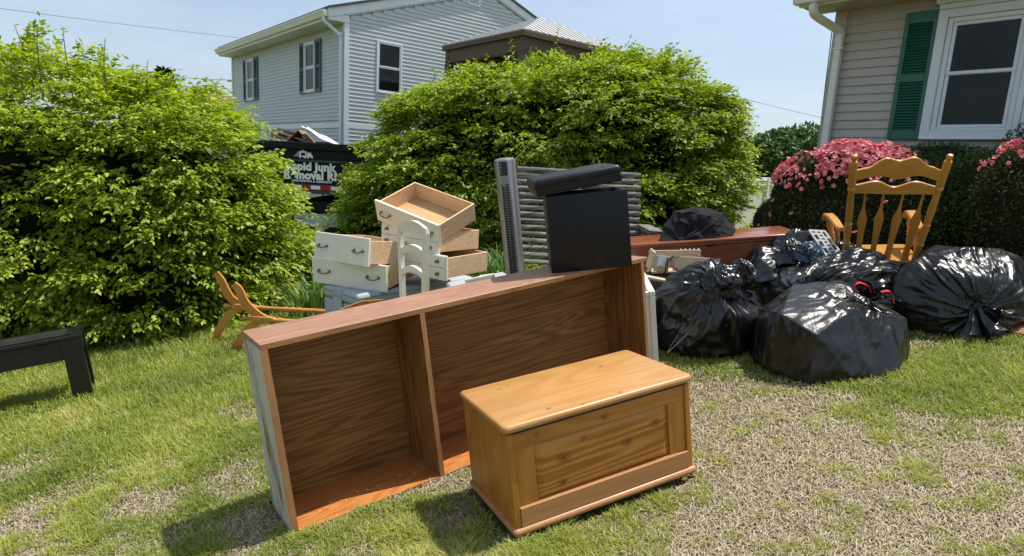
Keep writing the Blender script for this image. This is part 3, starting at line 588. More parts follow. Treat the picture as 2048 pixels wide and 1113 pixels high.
def shutter(h, org, u, out, w, z0, z1, mat, rails, pitch, stile=.045):
    U, O, Z = Vector((*u, 0)), Vector((*out, 0)), Vector((0, 0, 1)); Og = Vector((*org, 0)); rot = Matrix((U, -O, Z)).transposed(); bm = B()
    def bx(bm, a0, a1, d0, d1, h0, h1): box(bm, Og + U*(a0+a1)/2 + O*(d0+d1)/2 + Z*(h0+h1)/2, (a1-a0, d1-d0, h1-h0), rot, .002)
    bx(bm, 0, stile, .0, .034, z0, z1); bx(bm, w-stile, w, .0, .034, z0, z1); bx(bm, stile, w-stile, 0, .006, z0, z1)
    for a, b in rails: bx(bm, stile, w-stile, .006, .033, a, b)
    sh = part('shutter', bm, mat, h); me = None
    for (a, b), (c, d) in zip(rails, rails[1:]):
        k = max(1, int((c-b)/pitch))
        for i in range(k):
            zc = b + (i+.5)*(c-b)/k
            if me is None:
                bm = B(); box(bm, (0, 0, 0), (w-2*stile, .005, pitch*1.25), Euler((R(-38), 0, 0)).to_matrix()); me = bpy.data.meshes.new('slat'); bm.to_mesh(me); bm.free(); me.materials.append(M[mat])
            o = bpy.data.objects.new('slat', me); COL.objects.link(o); o.parent = sh
            o.matrix_local = Matrix.Translation(Og + U*w/2 + O*.018 + Z*zc) @ rot.to_4x4()
    return sh
def left_house():
    h = house_root('clapboard_house', 'two-storey pale grey sided house with gable behind the shrubs', (-4.171, 15.0, 0))
    e = .0912; zb = -.65; pk = 4.1; gw = 8.2; ez = 4.45; sl = .325; D = 8.62
    bm = B()      # wall core
    o = [(0.02, zb), (gw-.02, zb), (gw-.02, ez), (pk, ez+pk*sl), (.02, ez)]
    prism(bm, o, (0, D/2, 0), (1, 0, 0), (0, 0, 1), (0, 1, 0), D-.04); part('wall', bm, 'siding_grey', h)
    def boards(side):
        z = 1.02
        while z < (ez+pk*sl-.1 if side == 'g' else ez-.26):
            if not (1.90 < z < 2.03):
                if side == 'g':
                    x0 = .07 if z+e < ez else max(.07, (z+e-ez)/sl + .02); x1 = gw - x0
                    if x1-x0 > .2:
                        bm = B(); lap_board(bm, (x0, -.0), (x1, -.0), z, e, (0, -1), .0140); part('siding_board', bm, 'siding_grey', h)
                else:
                    bm = B(); lap_board(bm, (0, .07), (0, D-.07), z, e, (-1, 0)); part('siding_board', bm, 'siding_grey', h)
            z += e
    boards('g'); boards('s')
    bm = B(); box2(bm, (.06, -.016, 1.925), (gw-.06, .01, 2.055), .003); part('belt_board', bm, 'trim', h)
    bm = B(); box2(bm, (-.03, .06, 1.925), (.01, D-.06, 2.055), .003); part('belt_board', bm, 'trim', h)
    bm = B(); box2(bm, (-.030, -.030, zb), (.085, .0, ez-.17)); box2(bm, (-.030, -.0005, zb), (.0, .085, ez-.17)); part('corner_board', bm, 'trim', h)
    bm = B(); box2(bm, (-.030, D-.085, zb), (.03, D+.03, ez-.17)); part('corner_board', bm, 'trim', h)
    # roof, rakes, soffit and gutter
    ov, fr = .44, .035; bm = B()
    for sgn in (-1, 1):
        xe = -ov if sgn < 0 else gw+ov; ze = ez - ov*sl + .215; P = [(xe, ze), (pk, ez+pk*sl+.215), (pk, ez+pk*sl+.262), (xe, ze+.047)]
        prism(bm, P, (0, D/2-.02, 0), (1, 0, 0), (0, 0, 1), (0, 1, 0), D+.14)
    part('roof', bm, 'roof', h)
    for sgn in (-1, 1):
        xe = -ov+.01 if sgn < 0 else gw+ov-.01; zo = ez - (ov-.01)*sl
        bm = B(); prism(bm, [(xe, zo+.02), (pk, ez+pk*sl+.02), (pk, ez+pk*sl+.21), (xe, zo+.21)], (0, -fr, 0), (1, 0, 0), (0, 0, 1), (0, 1, 0), .03); part('rake_board', bm, 'trim', h)
        x0 = .0 if sgn < 0 else gw
        bm = B(); prism(bm, [(x0, ez-.012), (pk, ez+pk*sl-.012), (pk, ez+pk*sl+.018), (x0, ez+.018)], (0, -.022, 0), (1, 0, 0), (0, 0, 1), (0, 1, 0), .018); part('frieze_board', bm, 'trim', h)
    bm = B(); box2(bm, (-ov+.012, -.034, ez-.165), (.085, .0, ez-.0), .003); part('eave_return', bm, 'trim', h)
    bm = B(); box2(bm, (-ov+.01, .001, ez-.165), (-.0, D, ez-.145)); part('soffit', bm, 'gutter', h)
    bm = B(); box2(bm, (-ov-.0, .001, ez-.168), (-ov+.0095, D, ez+.05)); part('fascia_board', bm, 'gutter', h)
    bm = B(); prism(bm, [(-.015, -.075), (.049, -.075), (.049, .06), (-.065, .06), (-.068, .03), (-.045, .0)], (-ov-.05, D/2-.01, ez-.03), (1, 0, 0), (0, 0, 1), (0, 1, 0), D+.04); part('gutter', bm, 'gutter', h)
    bm = B(); tube(bm, catmull([(-ov-.05, .05, ez-.10), (-ov-.05, .05, ez-.20), (-.34, .05, ez-.30), (-.12, .055, ez-.46), (-.085, .06, ez-.62), (-.085, .06, 1.0), (-.085, .06, -.5)], 6), .042, 8); part('downspout', bm, 'trim', h, True)
    # windows
    window_unit(h, (.80, -.004), (1, 0), (0, -1), .70, 2.83, 4.05, .045, .035, 'trim', 'pane', .5, depth=.024)
    for s0 in (1.655, 6.36):
        window_unit(h, (-.012, s0+.68), (0, -1), (-1, 0), .68, 2.83, 4.08, .05, .035, 'trim', 'pane', .5)
        for a in (s0+.70+.32, s0-.02): shutter(h, (-.014, a), (0, -1), (-1, 0), .32, 2.82, 4.09, 'shutter_slate', [(2.82, 2.89), (3.42, 3.47), (4.02, 4.09)], .045)
    bm = B(); box2(bm, (3.42, -.026, 5.37), (3.47, -.002, 5.70)); box2(bm, (3.77, -.026, 5.37), (3.82, -.002, 5.70)); box2(bm, (3.47, -.025, 5.37), (3.77, -.002, 5.42)); box2(bm, (3.47, -.025, 5.65), (3.77, -.002, 5.70)); v = part('gable_vent', bm, 'trim', h)
    for i in range(5):
        bm = B(); box(bm, (3.62, -.014, 5.44+.048*i), (.30, .005, .03), Euler((R(-40), 0, 0)).to_matrix()); part('slat', bm, 'trim', v)
left_house()
# ------------------------------------------------------------------ right house
def right_house():
    h = house_root('ranch_house', 'taupe sided house with green shutter and white window at right', (3.471, 7.3, 0))
    e = .0923; z0 = 1.684 - e*16; zt = 3.16; E_ = -5.2
    bm = B(); box2(bm, (.004, E_, -.2), (5, -.006, zt)); part('wall', bm, 'siding_tan', h)
    z = z0
    while z < zt-.02:
        bm = B(); lap_board(bm, (0, E_), (0, -.10), z, min(e, zt-z-.012), (-1, 0), .0185, False); part('siding_board', bm, 'siding_tan', h); z += e
    bm = B(); box2(bm, (-.03, -.10, -.2), (0.0, .03, zt-.02), .003); box2(bm, (.001, .0, -.2), (.10, .029, zt-.02), .003); part('corner_board', bm, 'siding_tan', h)
    # eave
    bm = B(); box2(bm, (-.42, E_, 3.135), (-.02, .24, 3.152)); part('soffit', bm, 'siding_tan', h)
    bm = B(); box2(bm, (-.45, E_, 3.125), (-.425, .25, 3.29), .003); part('fascia_board', bm, 'gutter', h)
    bm = B(); prism(bm, [(-.07, -.06), (.03, -.06), (.03, .06), (-.10, .06), (-.10, .03), (-.085, .0)], (-.482, (E_+.26)/2, 3.205), (1, 0, 0), (0, 0, 1), (0, 1, 0), .28-E_); part('gutter', bm, 'gutter', h)
    bm = B(); prism(bm, [(-.55, 3.275), (2.4, 4.53), (2.4, 4.58), (-.55, 3.315)], (0, (E_+.25)/2, 0), (1, 0, 0), (0, 0, 1), (0, 1, 0), .3-E_); part('roof', bm, 'roof', h)
    bm = B(); prism(bm, [(.0, 3.2), (5, 3.2), (5, 4.0), (2.4, 4.6)], (0, -.02, 0), (1, 0, 0), (0, 0, 1), (0, 1, 0), .02); part('gable_wall', bm, 'siding_tan', h)
    bm = B(); sweep_rect(bm, catmull([(-.50, .06, 3.16), (-.50, .06, 3.08), (-.44, .05, 3.02), (-.20, -.02, 2.95), (-.085, -.065, 2.90), (-.075, -.07, 2.80)], 6), .075, .055, (.3, 1, 0)); d = part('downspout', bm, 'gutter', h)
    bm = B(); box2(bm, (-.105, -.108, .3), (-.034, -.035, 2.86), .008, 2); part('downspout_pipe', bm, 'gutter', d)
    bm = B(); box2(bm, (-.112, -.125, 2.715), (-.03, -.02, 2.74), .004); part('strap', bm, 'gutter', d)
    # shutter and double window
    shutter(h, (-.019, -.695), (0, -1), (-1, 0), .30, 1.752, 3.015, 'shutter_green', [(1.752, 1.845), (2.33, 2.405), (2.905, 3.015)], .0285, .042)
    Y0 = -.992; bm = B()
    def fr(bm, a0, a1, d0, d1, h0, h1, bv=.004): box2(bm, (-d1, Y0-a1, h0), (-d0, Y0-a0, h1), bv)
    fr(bm, 0, .085, .012, .062, 1.75, 3.0); fr(bm, .085, 1.62, .012, .062, 2.92, 3.0); fr(bm, .085, 1.62, .012, .066, 1.75, 1.835); fr(bm, .005, 1.62, .03, .078, 1.75, 1.772); fr(bm, 1.535, 1.62, .012, .060, 1.835, 2.92)
    win = part('window', bm, 'trim_shade', h)
    bm = B(); fr(bm, .0, 1.62, .012, .075, 3.002, 3.05); fr(bm, -.03, 1.65, .012, .105, 3.052, 3.118, .012); part('head_moulding', bm, 'trim_shade', win)
    for a0 in (.087, .80):
        w = .66 if a0 < .5 else .73
        bm = B(); fr(bm, a0, a0+.045, .010, .045, 1.837, 2.918); fr(bm, a0+w-.045, a0+w, .010, .045, 1.837, 2.918); fr(bm, a0+.045, a0+w-.045, .010, .045, 2.875, 2.918); fr(bm, a0+.045, a0+w-.045, .010, .045, 1.837, 1.862); part('jamb_frame', bm, 'trim_shade', win)
        for lo, hi, dd in ((2.375, 2.873, .038), (1.864, 2.405, .030)):
            bm = B(); s = .034; fr(bm, a0+.047, a0+.047+s, .006, dd, lo, hi); fr(bm, a0+w-.047-s, a0+w-.047, .006, dd, lo, hi); fr(bm, a0+.047+s, a0+w-.047-s, .006, dd, lo, lo+s); fr(bm, a0+.047+s, a0+w-.047-s, .006, dd, hi-s, hi); part('sash', bm, 'trim_shade', win)
            bm = B(); fr(bm, a0+.047+s*.7, a0+w-.047-s*.7,   .0198, .0228, lo+s*.7, hi-s*.7, 0); part('pane', bm, 'pane_screen', win)
    bm = B(); fr(bm, .749, .798, .012, .060, 1.837, 2.918); part('mullion', bm, 'trim_shade', win)
right_house()
# ------------------------------------------------------------------ fence, pavilion, truck, far things
def white_fence():
    dirv = Vector((.58, .815, 0)); o = Vector((2.75, 8.45, 0)); L = 4.2; zt = 1.27
    t = thing('vinyl_fence', 'white vinyl panel fence between the wide shrub and the yew', 'fence', yard=False, mat4=Matrix.Translation(o) @ Matrix.Rotation(math.atan2(dirv.y, dirv.x), 4, 'Z'))
    me = None
    for i in range(int(L/.095)):
        if me is None:
            bm = B(); box(bm, (0, 0, .02), (.092, .022, 2.3), None, .004); me = bpy.data.meshes.new('board'); bm.to_mesh(me); bm.free(); me.materials.append(M['white_vinyl'])
        b = bpy.data.objects.new('board', me); COL.objects.link(b); b.parent = t; b.location = (.05+.095*i, 0, 0)
    bm = B(); box2(bm, (0, -.035, 1.165), (L, .035, 1.235), .006); box2(bm, (0, -.045, 1.235), (L, .045, 1.27), .006); part('top_rail', bm, 'white_vinyl', t)
    for xx in (-.06, 2.3, L+.06):
        bm = B(); box2(bm, (xx-.06, -.06, -.3), (xx+.06, .06, 1.30), .006); part('post', bm, 'white_vinyl', t)
white_fence()
def pavilion():
    c = Vector((-.036, 11.0, 3.543)); a = (Vector((-1.577, 12.994, 3.543))-c); b = Vector((1.565, 12.315, 3.543))-c
    a.z = b.z = 0; b = b.normalized(); a = Vector((-b.y, b.x, 0)); La, Lb = 2.55, 2.9
    t = thing('garden_pavilion', 'brown timber pavilion with low metal roof behind the middle shrub', 'pavilion', yard=False, mat4=Matrix.Translation(c) @ Matrix((b, a, Vector((0, 0, 1)))).transposed().to_4x4())
    pk = .62
    def pan(p0, p1, q, name):
        bm = B(); P0, P1, Q = Vector(p0), Vector(p1), Vector(q); n = (P1-P0).cross(Q-P0).normalized(); n = n if n.z > 0 else -n
        prism(bm, [(0, 0), ((P1-P0).length, 0), ((Q-P0).dot((P1-P0).normalized()), ((Q-P0) - (P1-P0).normalized()*(Q-P0).dot((P1-P0).normalized())).length)], P0, (P1-P0).normalized(), n.cross((P1-P0).normalized()), n, .02)
        r = part('roof_panel', bm, 'metal_roof', t); k = int((P1-P0).length/.15)
        for i in range(1, k):
            f = i/k; s = P0.lerp(P1, f); u = (P1-P0).normalized(); x = (s-P0).length; xp = (Q-P0).dot(u); tot = (P1-P0).length
            g = x/xp if x < xp else (tot-x)/(tot-xp); up = (Q-P0) - u*xp; bm = B(); sweep_rect(bm, [s + n*.014, s + up*g*.98 + n*.014], .018, .014, u); part('seam', bm, 'metal_roof', r)
    A, Bq, Cq, Dq, Q = (0, 0, 0), (Lb, 0, 0), (Lb, La, 0), (0, La, 0), (Lb/2, La/2, pk)
    pan(A, Bq, Q, 'f'); pan(Bq, Cq, Q, 'r'); pan(Cq, Dq, Q, 'b'); pan(Dq, A, Q, 'l')
    for lo, hi in (((-.01, -.012, -.10), (Lb, .028, -.014)), ((-.012, .03, -.10), (.028, La, -.014)), ((Lb-.028, .03, -.10), (Lb+.012, La-.03, -.014)), ((.03, La-.028, -.10), (Lb, La+.012, -.014))):
        bm = B(); box2(bm, lo, hi, .004); part('fascia_board', bm, 'brown_beam', t)
    for lo, hi in (((.04, .05, -.34), (Lb-.04, .16, -.06)), ((.05, .165, -.34), (.16, La-.04, -.06)), ((Lb-.16, .165, -.34), (Lb-.05, La-.04, -.06)), ((.04, La-.16, -.345), (Lb-.04, La-.05, -.065))):
        bm = B(); box2(bm, lo, hi, .008); part('beam', bm, 'brown_beam', t)
    for x in (.105, Lb-.105):
        for y in (.105, La-.105):
            bm = B(); box(bm, (x, y, -2.1), (.14, .14, 3.52), None, .01); part('post', bm, 'brown_beam', t)
            for dx, dy in ((1 if x < 1 else -1, 0), (0, 1 if y < 1 else -1)):
                bm = B(); sweep_rect(bm, catmull([(x+dx*.07, y+dy*.07, -.95), (x+dx*.2, y+dy*.2, -.62), (x+dx*.5, y+dy*.5, -.36)], 5), .07, .09, (dy, dx, 0)); part('brace', bm, 'brown_beam', t)
    for i in range(1, 8):
        bm = B(); f = i/8; sweep_rect(bm, [(Lb*f, .03, -.05), (Lb/2 + (Lb*f-Lb/2)*.1, La/2, pk-.06)], .05, .08, (1, 0, 0)); part('rafter', bm, 'brown_beam', t)
pavilion()
def text_part(parent, body, size, loc, mat='decal', bold=.012, shear=0, align='CENTER', spacing=1.0, depth=.003, name='lettering'):
    cu = bpy.data.curves.new('txt', 'FONT'); cu.body = body; cu.size = size; cu.align_x = align; cu.extrude = depth; cu.offset = bold; cu.shear = shear; cu.space_character = spacing; cu.resolution_u = 4
    ob = bpy.data.objects.new('txt', cu); COL.objects.link(ob); bpy.context.view_layer.update()
    me = bpy.data.meshes.new_from_object(ob.evaluated_get(bpy.context.evaluated_depsgraph_get())); bpy.data.objects.remove(ob); me.name = name; me.materials.clear()
    o = mkobj(name, me, mat, parent); o.matrix_local = Matrix.Translation(loc) @ Matrix.Rotation(R(90), 4, 'X'); return o
def truck():
    # local: x right, -y towards the yard (rear of the truck), origin on the road under the tailgate
    t = thing('dump_truck', 'black junk-hauling dump truck with white lettering parked between the shrubs', 'truck', yard=False, mat4=Matrix.Translation((-4.05, 12.05, -.62)))
    w, zb, zt = 1.22, 1.13, 2.10
    bm = B(); box2(bm, (-w, .03, zb), (w, .06, zt-.12)); body = part('tailgate', bm, 'truck_black', t)
    bm = B(); box2(bm, (-w-.05, -.05, zt-.13), (w+.05, .10, zt), .012, 2); part('top_rail', bm, 'truck_black', t)
    bm = B(); box2(bm, (-w, -.012, 1.735), (w, .028, 1.775), .006); part('cross_rib', bm, 'truck_grey', t)
    bm = B(); box2(bm, (-w, -.02, zb), (w, .028, 1.31), .004); part('lower_rail', bm, 'truck_grey', t)
    for s in (-1, 1):
        bm = B(); box2(bm, (s*w-.05, -.03, zb-.1), (s*w+.05, .075, zt-.135), .008); part('corner_post', bm, 'truck_black', t)
        bm = B(); box2(bm, (s*w-.02, .08, zb), (s*w+.02, 3.6, zt-.02)); part('side_panel', bm, 'truck_black', t)
        bm = B(); tube(bm, [(s*.92-.14, .95, .45), (s*.92+.14, .95, .45)], .45, 24); wh = part('wheel', bm, 'tyre', t, True)
        bm = B(); tube(bm, [(s*.92-.15, .95, .45), (s*.92+.15, .95, .45)], .22, 16); part('rim', bm, 'grille', wh, True)
    bm = B(); box2(bm, (-w+.02, .1, zb), (w-.02, 3.6, zb+.08)); part('bed_floor', bm, 'truck_black', t)
    bm = B(); box2(bm, (-w, 3.6, zb), (w, 3.64, zt+.1)); part('headboard', bm, 'truck_black', t)
    bm = B(); box2(bm, (-.45, .2, .72), (.45, 5.4, .95), .01); part('chassis', bm, 'truck_black', t)
    bm = B(); box2(bm, (-1.0, 3.9, .7), (1.0, 5.5, 2.25), .12, 3); part('cab', bm, 'truck_grey', t)
    bm = B(); box2(bm, (-.9, -.05, .80), (.9, .0, .98), .01); bp = part('bumper', bm, 'truck_black', t)
    bm = B(); box2(bm, (-.28, -.12, .88), (-.12, -.06, 1.02), .01); part('hitch', bm, 'grille', bp)
    # reflective tape with red squares, round marker lamps
    bm = B(); box2(bm, (-1.15, -.026, 1.215), (1.15, -.021, 1.285)); tp = part('reflective_tape', bm, 'decal', t)
    for x in (-1.0, -.50, -.03, .33, .78):
        bm = B(); box2(bm, (x-.09, -.029, 1.213), (x+.09, -.0265, 1.287)); part('red_stripe', bm, 'tape_red', tp)
    for x in (-.34, .41): 
        bm = B(); tube(bm, [(x, -.021, 1.25), (x, -.045, 1.25)], .04, 14); part('marker_lamp', bm, 'tape_red', t)
    text_part(t, 'Rapid Junk', .215, (.03, .0275, 1.575), bold=.0105, spacing=1.04)
    text_part(t, 'Removal RI', .215, (.03, .0275, 1.405), bold=.0105, spacing=1.04)
    text_part(t, 'JUNK REMOVAL & CLEANOUTS', .055, (.06, -.0215+.049, 1.345), bold=.002, shear=.2)
    text_part(t, 'RI!', .15, (-.72, .0275, 1.80), bold=.006, shear=.25)
    # little lorry emblem with speed lines
    bm = B(); n = (0, 1, 0)
    def fl(pts, y=.025, th=.004): prism(bm, pts, (-.09, y, 1.80), (1, 0, 0), (0, 0, 1), n, th)
    fl([(-.09, .0), (.05, .0), (.05, .13), (.0, .135), (-.02, .16), (-.06, .135), (-.09, .13)]); fl([(.06, .0), (.17, .0), (.17, .05), (.15, .065), (.13, .11), (.06, .11)])
    for k in range(5): fl([(-.20+.02*k, .03+.022*k), (-.095, .03+.022*k), (-.095, .038+.022*k), (-.18+.02*k, .038+.022*k)])
    em = part('emblem', bm, 'decal', t)
    for x in (-.125, .03):
        bm = B(); tube(bm, [(x, .0215, 1.802), (x, .018, 1.802)], .026, 12); part('emblem_wheel', bm, 'truck_black', em)
    bm = B(); prism(bm, [(-.055, .045), (.025, .045), (.025, .10), (-.055, .10)], (-.09, .0215, 1.80), (1, 0, 0), (0, 0, 1), n, .003); part('emblem_grille', bm, 'truck_black', em)
truck()
def truck_load():
    def T(n, l, c, loc, rot=(0, 0, 0)): return thing(n, l, c, loc, rot, yard=False, group=None)
    t = T('broken_crate', 'tan slatted broken crate lying on top of the truck load at left', 'crate', (-4.66, 12.6, 1.56))
    for (a, b) in (((-.30, 0, .14), (.42, 0, -.06)), ((-.30, .0, .05), (.1, 0, -.07)), ((-.30, 0, .15), (-.30, 0, -.14)), ((.03, .01, .05), (.03, .01, -.12)), ((-.28, .3, .13), (.44, .3, -.05))):
        bm = B(); sweep_rect(bm, [a, b], .05, .03, (0, 1, 0)); part('slat', bm, 'tan_stick', t)
    t = T('cardboard_box', 'folded brown cardboard peak on the truck load', 'cardboard', (-4.40, 12.7, 1.55))
    for s in (-1, 1):
        bm = B(); sweep_rect(bm, [(0, 0, .165), (s*.26, 0, -.10)], .4, .012, (0, 1, 0)); part('flap', bm, 'cardboard', t)
    t = T('foam_sheet', 'crumpled white sheet sloping down over the truck load', 'sheet', (-3.95, 12.6, 1.58))
    V = []; nx, ny = 24, 10; F = []
    for j in range(ny):
        for i in range(nx): V.append((-.34 + .72*i/(nx-1), -.25+.5*j/(ny-1), .20 - .34*(i/(nx-1)) + .022*math.sin(j*1.1+i*.35)))
    for j in range(ny-1):
        for i in range(nx-1): a = j*nx+i; F.append((a, a+1, a+nx+1, a+nx))
    o = npmesh('sheet', np.array(V), np.array(F), 'sheet', t, None, True); md = o.modifiers.new('s', 'SOLIDIFY'); md.thickness = .012
    t = T('wooden_post', 'brown turned wooden post leaning out of the truck load at right', 'post', (-2.62, 12.4, 1.35))
    bm = B(); turned(bm, (-.06, 0, -.1), (.10, 0, .38), [(0, .03), (.3, .022), (.5, .034), (.55, .022), (.8, .03), (.9, .02), (1, .04)]); part('shaft', bm, 'tan_stick', t, True)
    t = T('grey_bundle', 'dark grey bundle behind the wooden frame on the truck', 'bundle', (-4.72, 13.0, 1.62))
    bm = B(); box(bm, (0, 0, 0), (.55, .4, .22), (0, .12, 0), .06, 3); part('roll', bm, 'truck_grey', t, True)
truck_load()
def tree(name, label, x, y, z0, zc, rx, rz, n, leaf, mat, seed, yard=False):
    rng = np.random.RandomState(seed); t = thing(name, label, 'tree', (x, y, z0), yard=False, group='trees beyond the fence'); ls = []
    for k in range(16):
        d = unit(rng.randn(3)); ls.append((d[0]*rx*.62, d[1]*rx*.62, zc-z0 + d[2]*rz*.62, rx*.46, rx*.46, rz*.40))
    A = []
    for inner in (1., .8, .55):
        P, Nn = lobes_surface(ls, int(n*inner), rng, inner); A.append((P, unit(Nn*.6 + rng.randn(len(P), 3)*.7), unit(Nn + rng.randn(len(P), 3)*.6 + [0, 0, .4]), leaf*(.6+.8*rng.rand(len(P))), leaf*.55*(.6+.8*rng.rand(len(P))), rng.rand(len(P))))
    P, D, N, Ln, Wd, T = [np.concatenate(q) for q in zip(*A)]; V, F, tv = leaf_mesh(P, D, N, Ln, Wd, T, False); npmesh('crown', V, F, mat, t, tv)['kind'] = 'stuff'
    bm = B(); tube(bm, [(0, 0, 0), (.05, 0, (zc-z0)*.5), (0, .05, zc-z0)], [.16, .12, .05], 8); part('trunk', bm, 'bark', t, True)
    for k in range(5):
        l = ls[rng.randint(16)]; bm = B(); tube(bm, catmull([(0, 0, (zc-z0)*.45), (l[0]*.5, l[1]*.5, (zc-z0)*.7), l[:3]], 3), [.06-.004*i for i in range(7)], 6); part('limb', bm, 'bark', t, True)
for i, (x, y, zc, rx, rz, l) in enumerate(((8.3, 21.5, 1.3, 1.35, 1.75, 'broad green tree right behind the wide shrub, beyond the fence'), (10.4, 22.5, 1.6, 1.45, 1.65, 'broad green tree beyond the fence beside the taupe house'), (9.3, 24.5, 1.1, 1.3, 1.6, 'far green tree in the gap between the two trees beyond the fence'), (12.6, 25, 1.5, 1.6, 1.8, 'green tree mostly hidden behind the taupe house'))):
    tree('leafy_tree', l, x, y, -.6, zc, rx, rz, 5200, .16, 'leaf_tree', 50+i)
def conifer(x, y, z0, zt, r, label, seed):
    rng = np.random.RandomState(seed); t = thing('conifer_tree', label, 'tree', (x, y, z0), yard=False); n = 5000; h = rng.rand(n)**.7; rad = r*(1-h)*(.4+.6*rng.rand(n)); a = rng.rand(n)*6.283
    P = np.stack([rad*np.cos(a), rad*np.sin(a), h*(zt-z0)], -1); D = np.stack([np.cos(a), np.sin(a), 0*a - .15], -1) + rng.randn(n, 3)*.3; V, F, tv = leaf_mesh(P, D, unit(rng.randn(n, 3) + [0, 0, 1]), .22+0*h, .09+0*h, rng.rand(n), False)
    npmesh('crown', V, F, 'leaf_conifer', t, tv)['kind'] = 'stuff'; bm = B(); tube(bm, [(0, 0, 0), (0, 0, (zt-z0)*.95)], [.14, .02], 7); part('trunk', bm, 'bark', t, True)
conifer(-9.1, 16.2, -.7, 3.15, 1.0, 'dark conifer tip rising just above the left shrub', 61)
conifer(11.9, 24, -.6, 3.4, .8, 'bare-topped dark conifer beside the taupe house corner', 62)
def far_house():
    t = thing('distant_house', 'distant house with brown shingle roof left of the grey house', 'house', (-15.2, 30.5, -.8), (0, 0, R(8)), yard=False)
    bm = B(); box2(bm, (-2.5, -2, 0), (2.2, 2, 4.1)); part('wall', bm, 'siding_grey', t)
    bm = B(); prism(bm, [(-2.4, 4.0), (2.4, 4.0), (0, 4.62)], (-.15, 0, 0), (0, 1, 0), (0, 0, 1), (1, 0, 0), 5.0); rf = part('roof', bm, 'roof_brown', t)
    bm = B(); box2(bm, (.55, -.2, 4.3), (.75, .05, 4.85), .01); part('chimney', bm, 'truck_grey', rf)
far_house()
def wire(label, pts, r, sag=.0):
    a, b = Vector(pts[0]), Vector(pts[1]); q = [a.lerp(b, k/14) - Vector((0, 0, sag*4*(k/14)*(1-k/14))) for k in range(15)]
    bm = B(); tube(bm, q, r, 5); o = part('utility_wire', bm, 'cable', None, True); tag(o, label, 'wire', 'overhead wires')
wire('thin overhead wire across the top left sky', ((-22.6, 14.8, 5.0), (-11.4, 26.05, 5.72)), .008, .1)
wire('lower overhead wire running behind the left shrub to the grey house', ((-13.5, 18.5, 3.35), (-11.6, 26.2, 4.08)), .010, .05)
wire('thin overhead wire in the sky between wide shrub and taupe house', ((5.8, 29.8, 5.9), (15.2, 30.1, 4.15)), .010, .1)
wire('dark cable running down the corner of the taupe house', ((3.56, 7.62, 3.10), (3.605, 7.62, .9)), .006)
# ------------------------------------------------------------------ furniture in the yard
def bookcase():
    L, d, h, th = 1.850, .294, .735, .020
    t = thing('bookcase', 'long brown wood-grain bookcase lying open-side forward on the grass', 'bookcase', (-.880, 2.046, 0), (0, 0, R(33.25)))
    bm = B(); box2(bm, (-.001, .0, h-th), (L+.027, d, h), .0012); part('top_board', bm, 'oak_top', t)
    bm = B(); box2(bm, (0, -.0025, h-th), (L+.0268, -.0002, h-.0008)); part('edge_band', bm, 'oak_edge_x', t)
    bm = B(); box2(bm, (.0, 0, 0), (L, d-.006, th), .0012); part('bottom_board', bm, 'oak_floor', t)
    bm = B(); box2(bm, (.0221, -.0025, .0), (L, -.0002, th)); part('edge_band', bm, 'oak_edge_x', t)
    bm = B(); box2(bm, (-.003, .0, .0), (.0195, d, h-th-.0005), .0012); part('end_panel', bm, 'raw_end', t)['label'] = 'scuffed unfinished grey end board with brown rubs'
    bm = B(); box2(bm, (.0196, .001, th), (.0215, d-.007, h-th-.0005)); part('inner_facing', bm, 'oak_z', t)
    bm = B(); box2(bm, (-.003, -.0025, .0), (.022, -.0002, h-th-.0005)); part('edge_band', bm, 'oak_edge', t)
    for x0 in (.602, L-.020):
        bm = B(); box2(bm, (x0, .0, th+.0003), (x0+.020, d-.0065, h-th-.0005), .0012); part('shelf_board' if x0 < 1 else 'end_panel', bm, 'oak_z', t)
        bm = B(); box2(bm, (x0, -.0025, th+.0003), (x0+.020, -.0002, h-th-.0005)); part('edge_band', bm, 'oak_edge', t)
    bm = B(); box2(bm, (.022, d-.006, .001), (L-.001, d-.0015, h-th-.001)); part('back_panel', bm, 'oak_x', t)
    rng = random.Random(4)
    for k in range(11):
        bm = B(); box(bm, (.12+.05*k + rng.random()*.02, .08+.05*rng.random(), th+.002), (.006+.008*rng.random()*(k % 4 == 0), .004, .003), (rng.random(), 0, rng.random()*3)); part('wood_chip', bm, 'drawer_wood', t)
bookcase()
def roundbox(bm, lo, hi, r, cr):
    """slab with rounded vertical corners (cr) and half-round edges (r)"""
    z0, z1 = lo[2], hi[2]; rings = []; n = 6
    def outline(ins):
        pts = []
        for (cx, cy, a0) in ((hi[0]-cr, lo[1]+cr, -90), (hi[0]-cr, hi[1]-cr, 0), (lo[0]+cr, hi[1]-cr, 90), (lo[0]+cr, lo[1]+cr, 180)):
            for k in range(n+1): a = R(a0 + 90*k/n); pts.append((cx + (cr-ins)*math.cos(a), cy + (cr-ins)*math.sin(a)))
        return pts
    prof = [(r*(1-math.cos(R(a))), z0 + r - r*math.sin(R(a))) for a in (90, 60, 30, 0)] + [(r*(1-math.cos(R(a))), z1 - r + r*math.sin(R(a))) for a in (0, 30, 60, 90)]
    for ins, z in prof: rings.append([bm.verts.new((x, y, z)) for x, y in outline(min(ins, cr*.95))])
    for r0, r1 in zip(rings, rings[1:]):
        k = len(r0)
        for i in range(k): bm.faces.new((r0[i], r0[(i+1) % k], r1[(i+1) % k], r1[i]))
    bm.faces.new(rings[0][::-1]); bm.faces.new(rings[-1])
